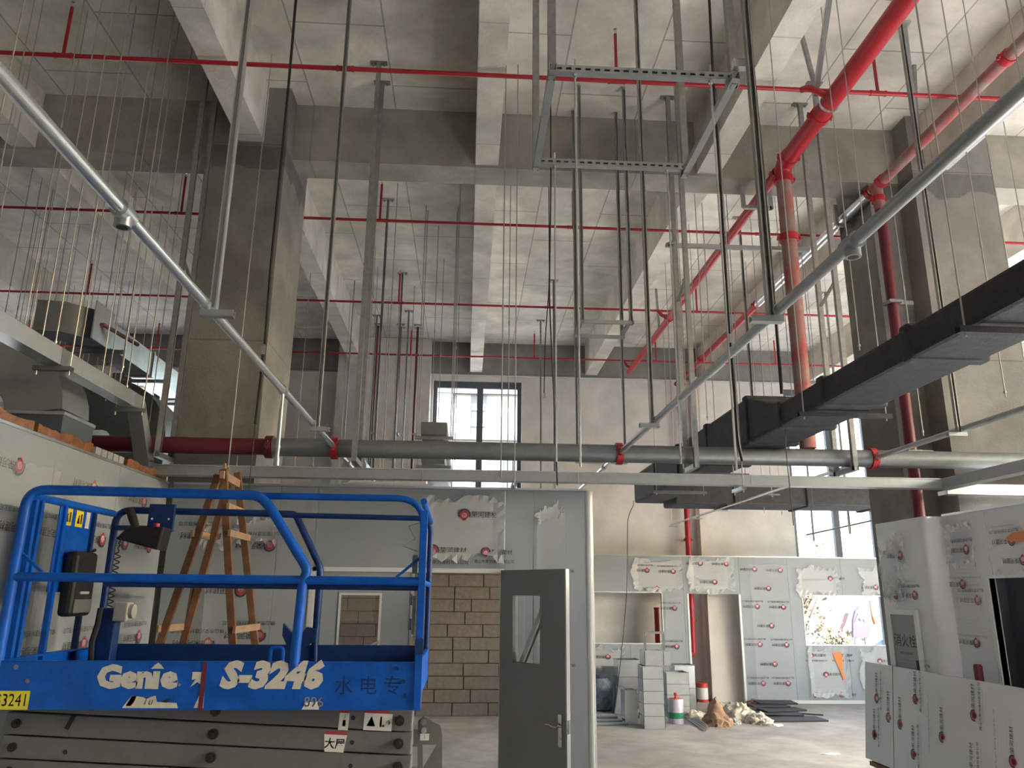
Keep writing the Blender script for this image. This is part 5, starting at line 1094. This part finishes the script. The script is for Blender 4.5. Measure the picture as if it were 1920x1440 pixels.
for px0, px1 in ((884, 912), (700, 740), (1000, 1040)):
    wx = box(at(px0, 780, Y=Yf).x, at(px1, 780, Y=Yf).x, Yf-.06, Yf-.0, fz_(818), fz_(742)).build('window', 'facade_grey', fb)
    for py in (768, 798): box(at(px0, 780, Y=Yf).x, at(px1, 780, Y=Yf).x, Yf-.1, Yf-.06, fz_(py)-.06, fz_(py)+.06).build('glazing_bar', 'facade', wx)
box(at(945, 880, Y=Yf).x, at(972, 880, Y=Yf).x, Yf-.06, Yf, fz_(915), fz_(862)).build('window', 'facade_grey', fb)
fb = thing('low_building', (22, 50, -.12), 'low red-trimmed building beyond the trees', 'building')
box(14, 60, 46, 56, -.5, 4.5).build('wall', 'facade', fb); box(20, 24, 45.9, 46, .2, 3.0).build('red_panel', 'sign_red', fb)
sg = thing('billboard', (12, 23.8, -.5), 'arched mauve billboard with a blue peak pattern outside the far opening', 'billboard')
Ys = 23.8; c = [at(px, py, Y=Ys) for px, py in ((1600,1196),(1631,1196),(1630,1140),(1622,1136),(1612,1137),(1604,1146),(1600,1162))]
B().ext(c, (0,.1,0)).build('board', 'sign_mauve', sg); pk = [at(px, py, Y=Ys-.01) for px, py in ((1602,1168),(1610,1148),(1615,1146),(1621,1156),(1624,1168),(1619,1160),(1615,1164),(1610,1158))]
B().add(pk, [tuple(range(len(pk)))]).build('peak_print', 'sign_blue', sg)
for x in (c[0].x+.1, c[1].x-.1): B().bar((x, Ys+.05, -.5), (x, Ys+.05, c[0].z+.1), .08).build('post', 'frame_dark', sg)
tag(B().ext([at(1575,1200,Y=Ys+4), at(1606,1200,Y=Ys+4), at(1606,1152,Y=Ys+4), at(1592,1150,Y=Ys+4)], (0,.3,0)).build('wall_outside', 'sign_red'), 'reddish garden wall outside behind the bush', 'wall', kind='structure')
def car(c, yaw, m, label, L_=4.4, Wd=1.75):
    t = thing('car', c, label, 'car'); M_ = Matrix.Translation(c) @ Matrix.Rotation(R(yaw), 4, 'Z')
    def prof(pts, y0, y1, name, mm, par=t, bev=.04):
        o = B().ext([M_ @ V((x, y0, z)) for x, z in pts], M_.to_3x3() @ V((0, y1-y0, 0))).build(name, mm, par, bevel=bev); return o
    prof([(-L_/2,.25),(-L_/2,.75),(-L_/2+.1,.9),(-.9,.95),(1.0,.95),(L_/2-.25,.80),(L_/2,.6),(L_/2,.25)], -Wd/2, Wd/2, 'body', m)
    prof([(-1.75,.94),(-1.05,1.38),(-.5,1.46),(.35,1.44),(1.2,.94)], -Wd/2+.1, Wd/2-.1, 'roof', m, t, .06)
    for s in (-1, 1):
        y = s*(Wd/2-.095)
        for pts in ([(-1.5,.97),(-.95,1.32),(-.3,1.38),(-.3,.97)], [(-.22,.97),(-.22,1.38),(.32,1.37),(1.0,.97)]): prof(pts, y, y+s*.01, 'side_window', 'car_glass', t, 0)
    for x in (-L_/2+.8, L_/2-.85):
        for s in (-1, 1): p0 = M_ @ V((x, s*(Wd/2-.2), .31)); p1 = M_ @ V((x, s*(Wd/2+.01), .31)); B().cyl(p0, p1, .31, 18).build('wheel', 'tyre', t, True)
    b = B().ext([M_ @ V((1.22,-Wd/2+.2,.96)), M_ @ V((1.22,Wd/2-.2,.96)), M_ @ V((.42,Wd/2-.25,1.42)), M_ @ V((.42,-Wd/2+.25,1.42))], M_.to_3x3() @ V((.02,0,.02))); b.build('windscreen', 'car_glass', t)
    return t
q = at(1520, 1205, Y=19.8); car((q.x-1.5, 19.8, -.5), 0, 'car_white', 'white car parked outside at the left of the far opening')
q = at(1660, 1205, Y=21.8); car((q.x+.9, 21.8, -.5), 180, 'car_silver', 'silver car parked outside at the right of the far opening')
def tree(c, h, sp, n, seed, label, name='tree', lz=.35):
    rg = random.Random(seed); t = thing(name, c, label, 'tree' if name == 'tree' else 'bush'); c = V(c); b = B(); tips = []
    b.tube([c, c+V((.05,.0,h*.25)), c+V((0,.1,h*.4))], [.09,.07,.06], 8)
    for k in range(9):
        a = rg.uniform(0, 6.28); p0 = c+V((0,.05,h*rg.uniform(.15,.4))); p1 = p0+V((math.cos(a)*sp*.5, math.sin(a)*sp*.5, h*rg.uniform(.15,.3))); p2 = p1+V((math.cos(a)*sp*.4, math.sin(a)*sp*.4, h*rg.uniform(.1,.25)))
        b.tube([p0, p1, p2], [.045,.03,.012], 6); tips += [p1, p2, p0.lerp(p1, .6)]
    b.build('trunk', 'bark', t, True); b = B()
    for k in range(n):
        q = rg.choice(tips)+V((rg.gauss(0,.22*sp), rg.gauss(0,.22*sp), rg.gauss(.05,.12*h))); s = rg.uniform(.05,.11)
        u = V((rg.gauss(0,1), rg.gauss(0,1), rg.gauss(0,1))).normalized(); v_ = u.orthogonal().normalized()
        b.add([q-u*s, q+v_*s*.5, q+u*s, q-v_*s*.5], [(0,1,2,3)])
    o = b.build('foliage', 'leaf', t); o['kind'] = 'stuff'
q = at(1540, 1195, Y=24); tree((q.x-.2, 25.2, -.5), 4.8, 1.0, 900, 2, 'sparse yellow-green tree outside the right-hand openings')
q = at(1572, 1200, Y=25.5); tree((q.x, 25.6, -.5), 1.7, .6, 800, 5, 'low yellow bush outside behind the parked cars', 'bush')
q = at(1510, 1010, Y=26); tree((q.x-1.2, 28, -.5), 7.4, 1.7, 1300, 9, 'taller leafy tree outside above the far panel wall')
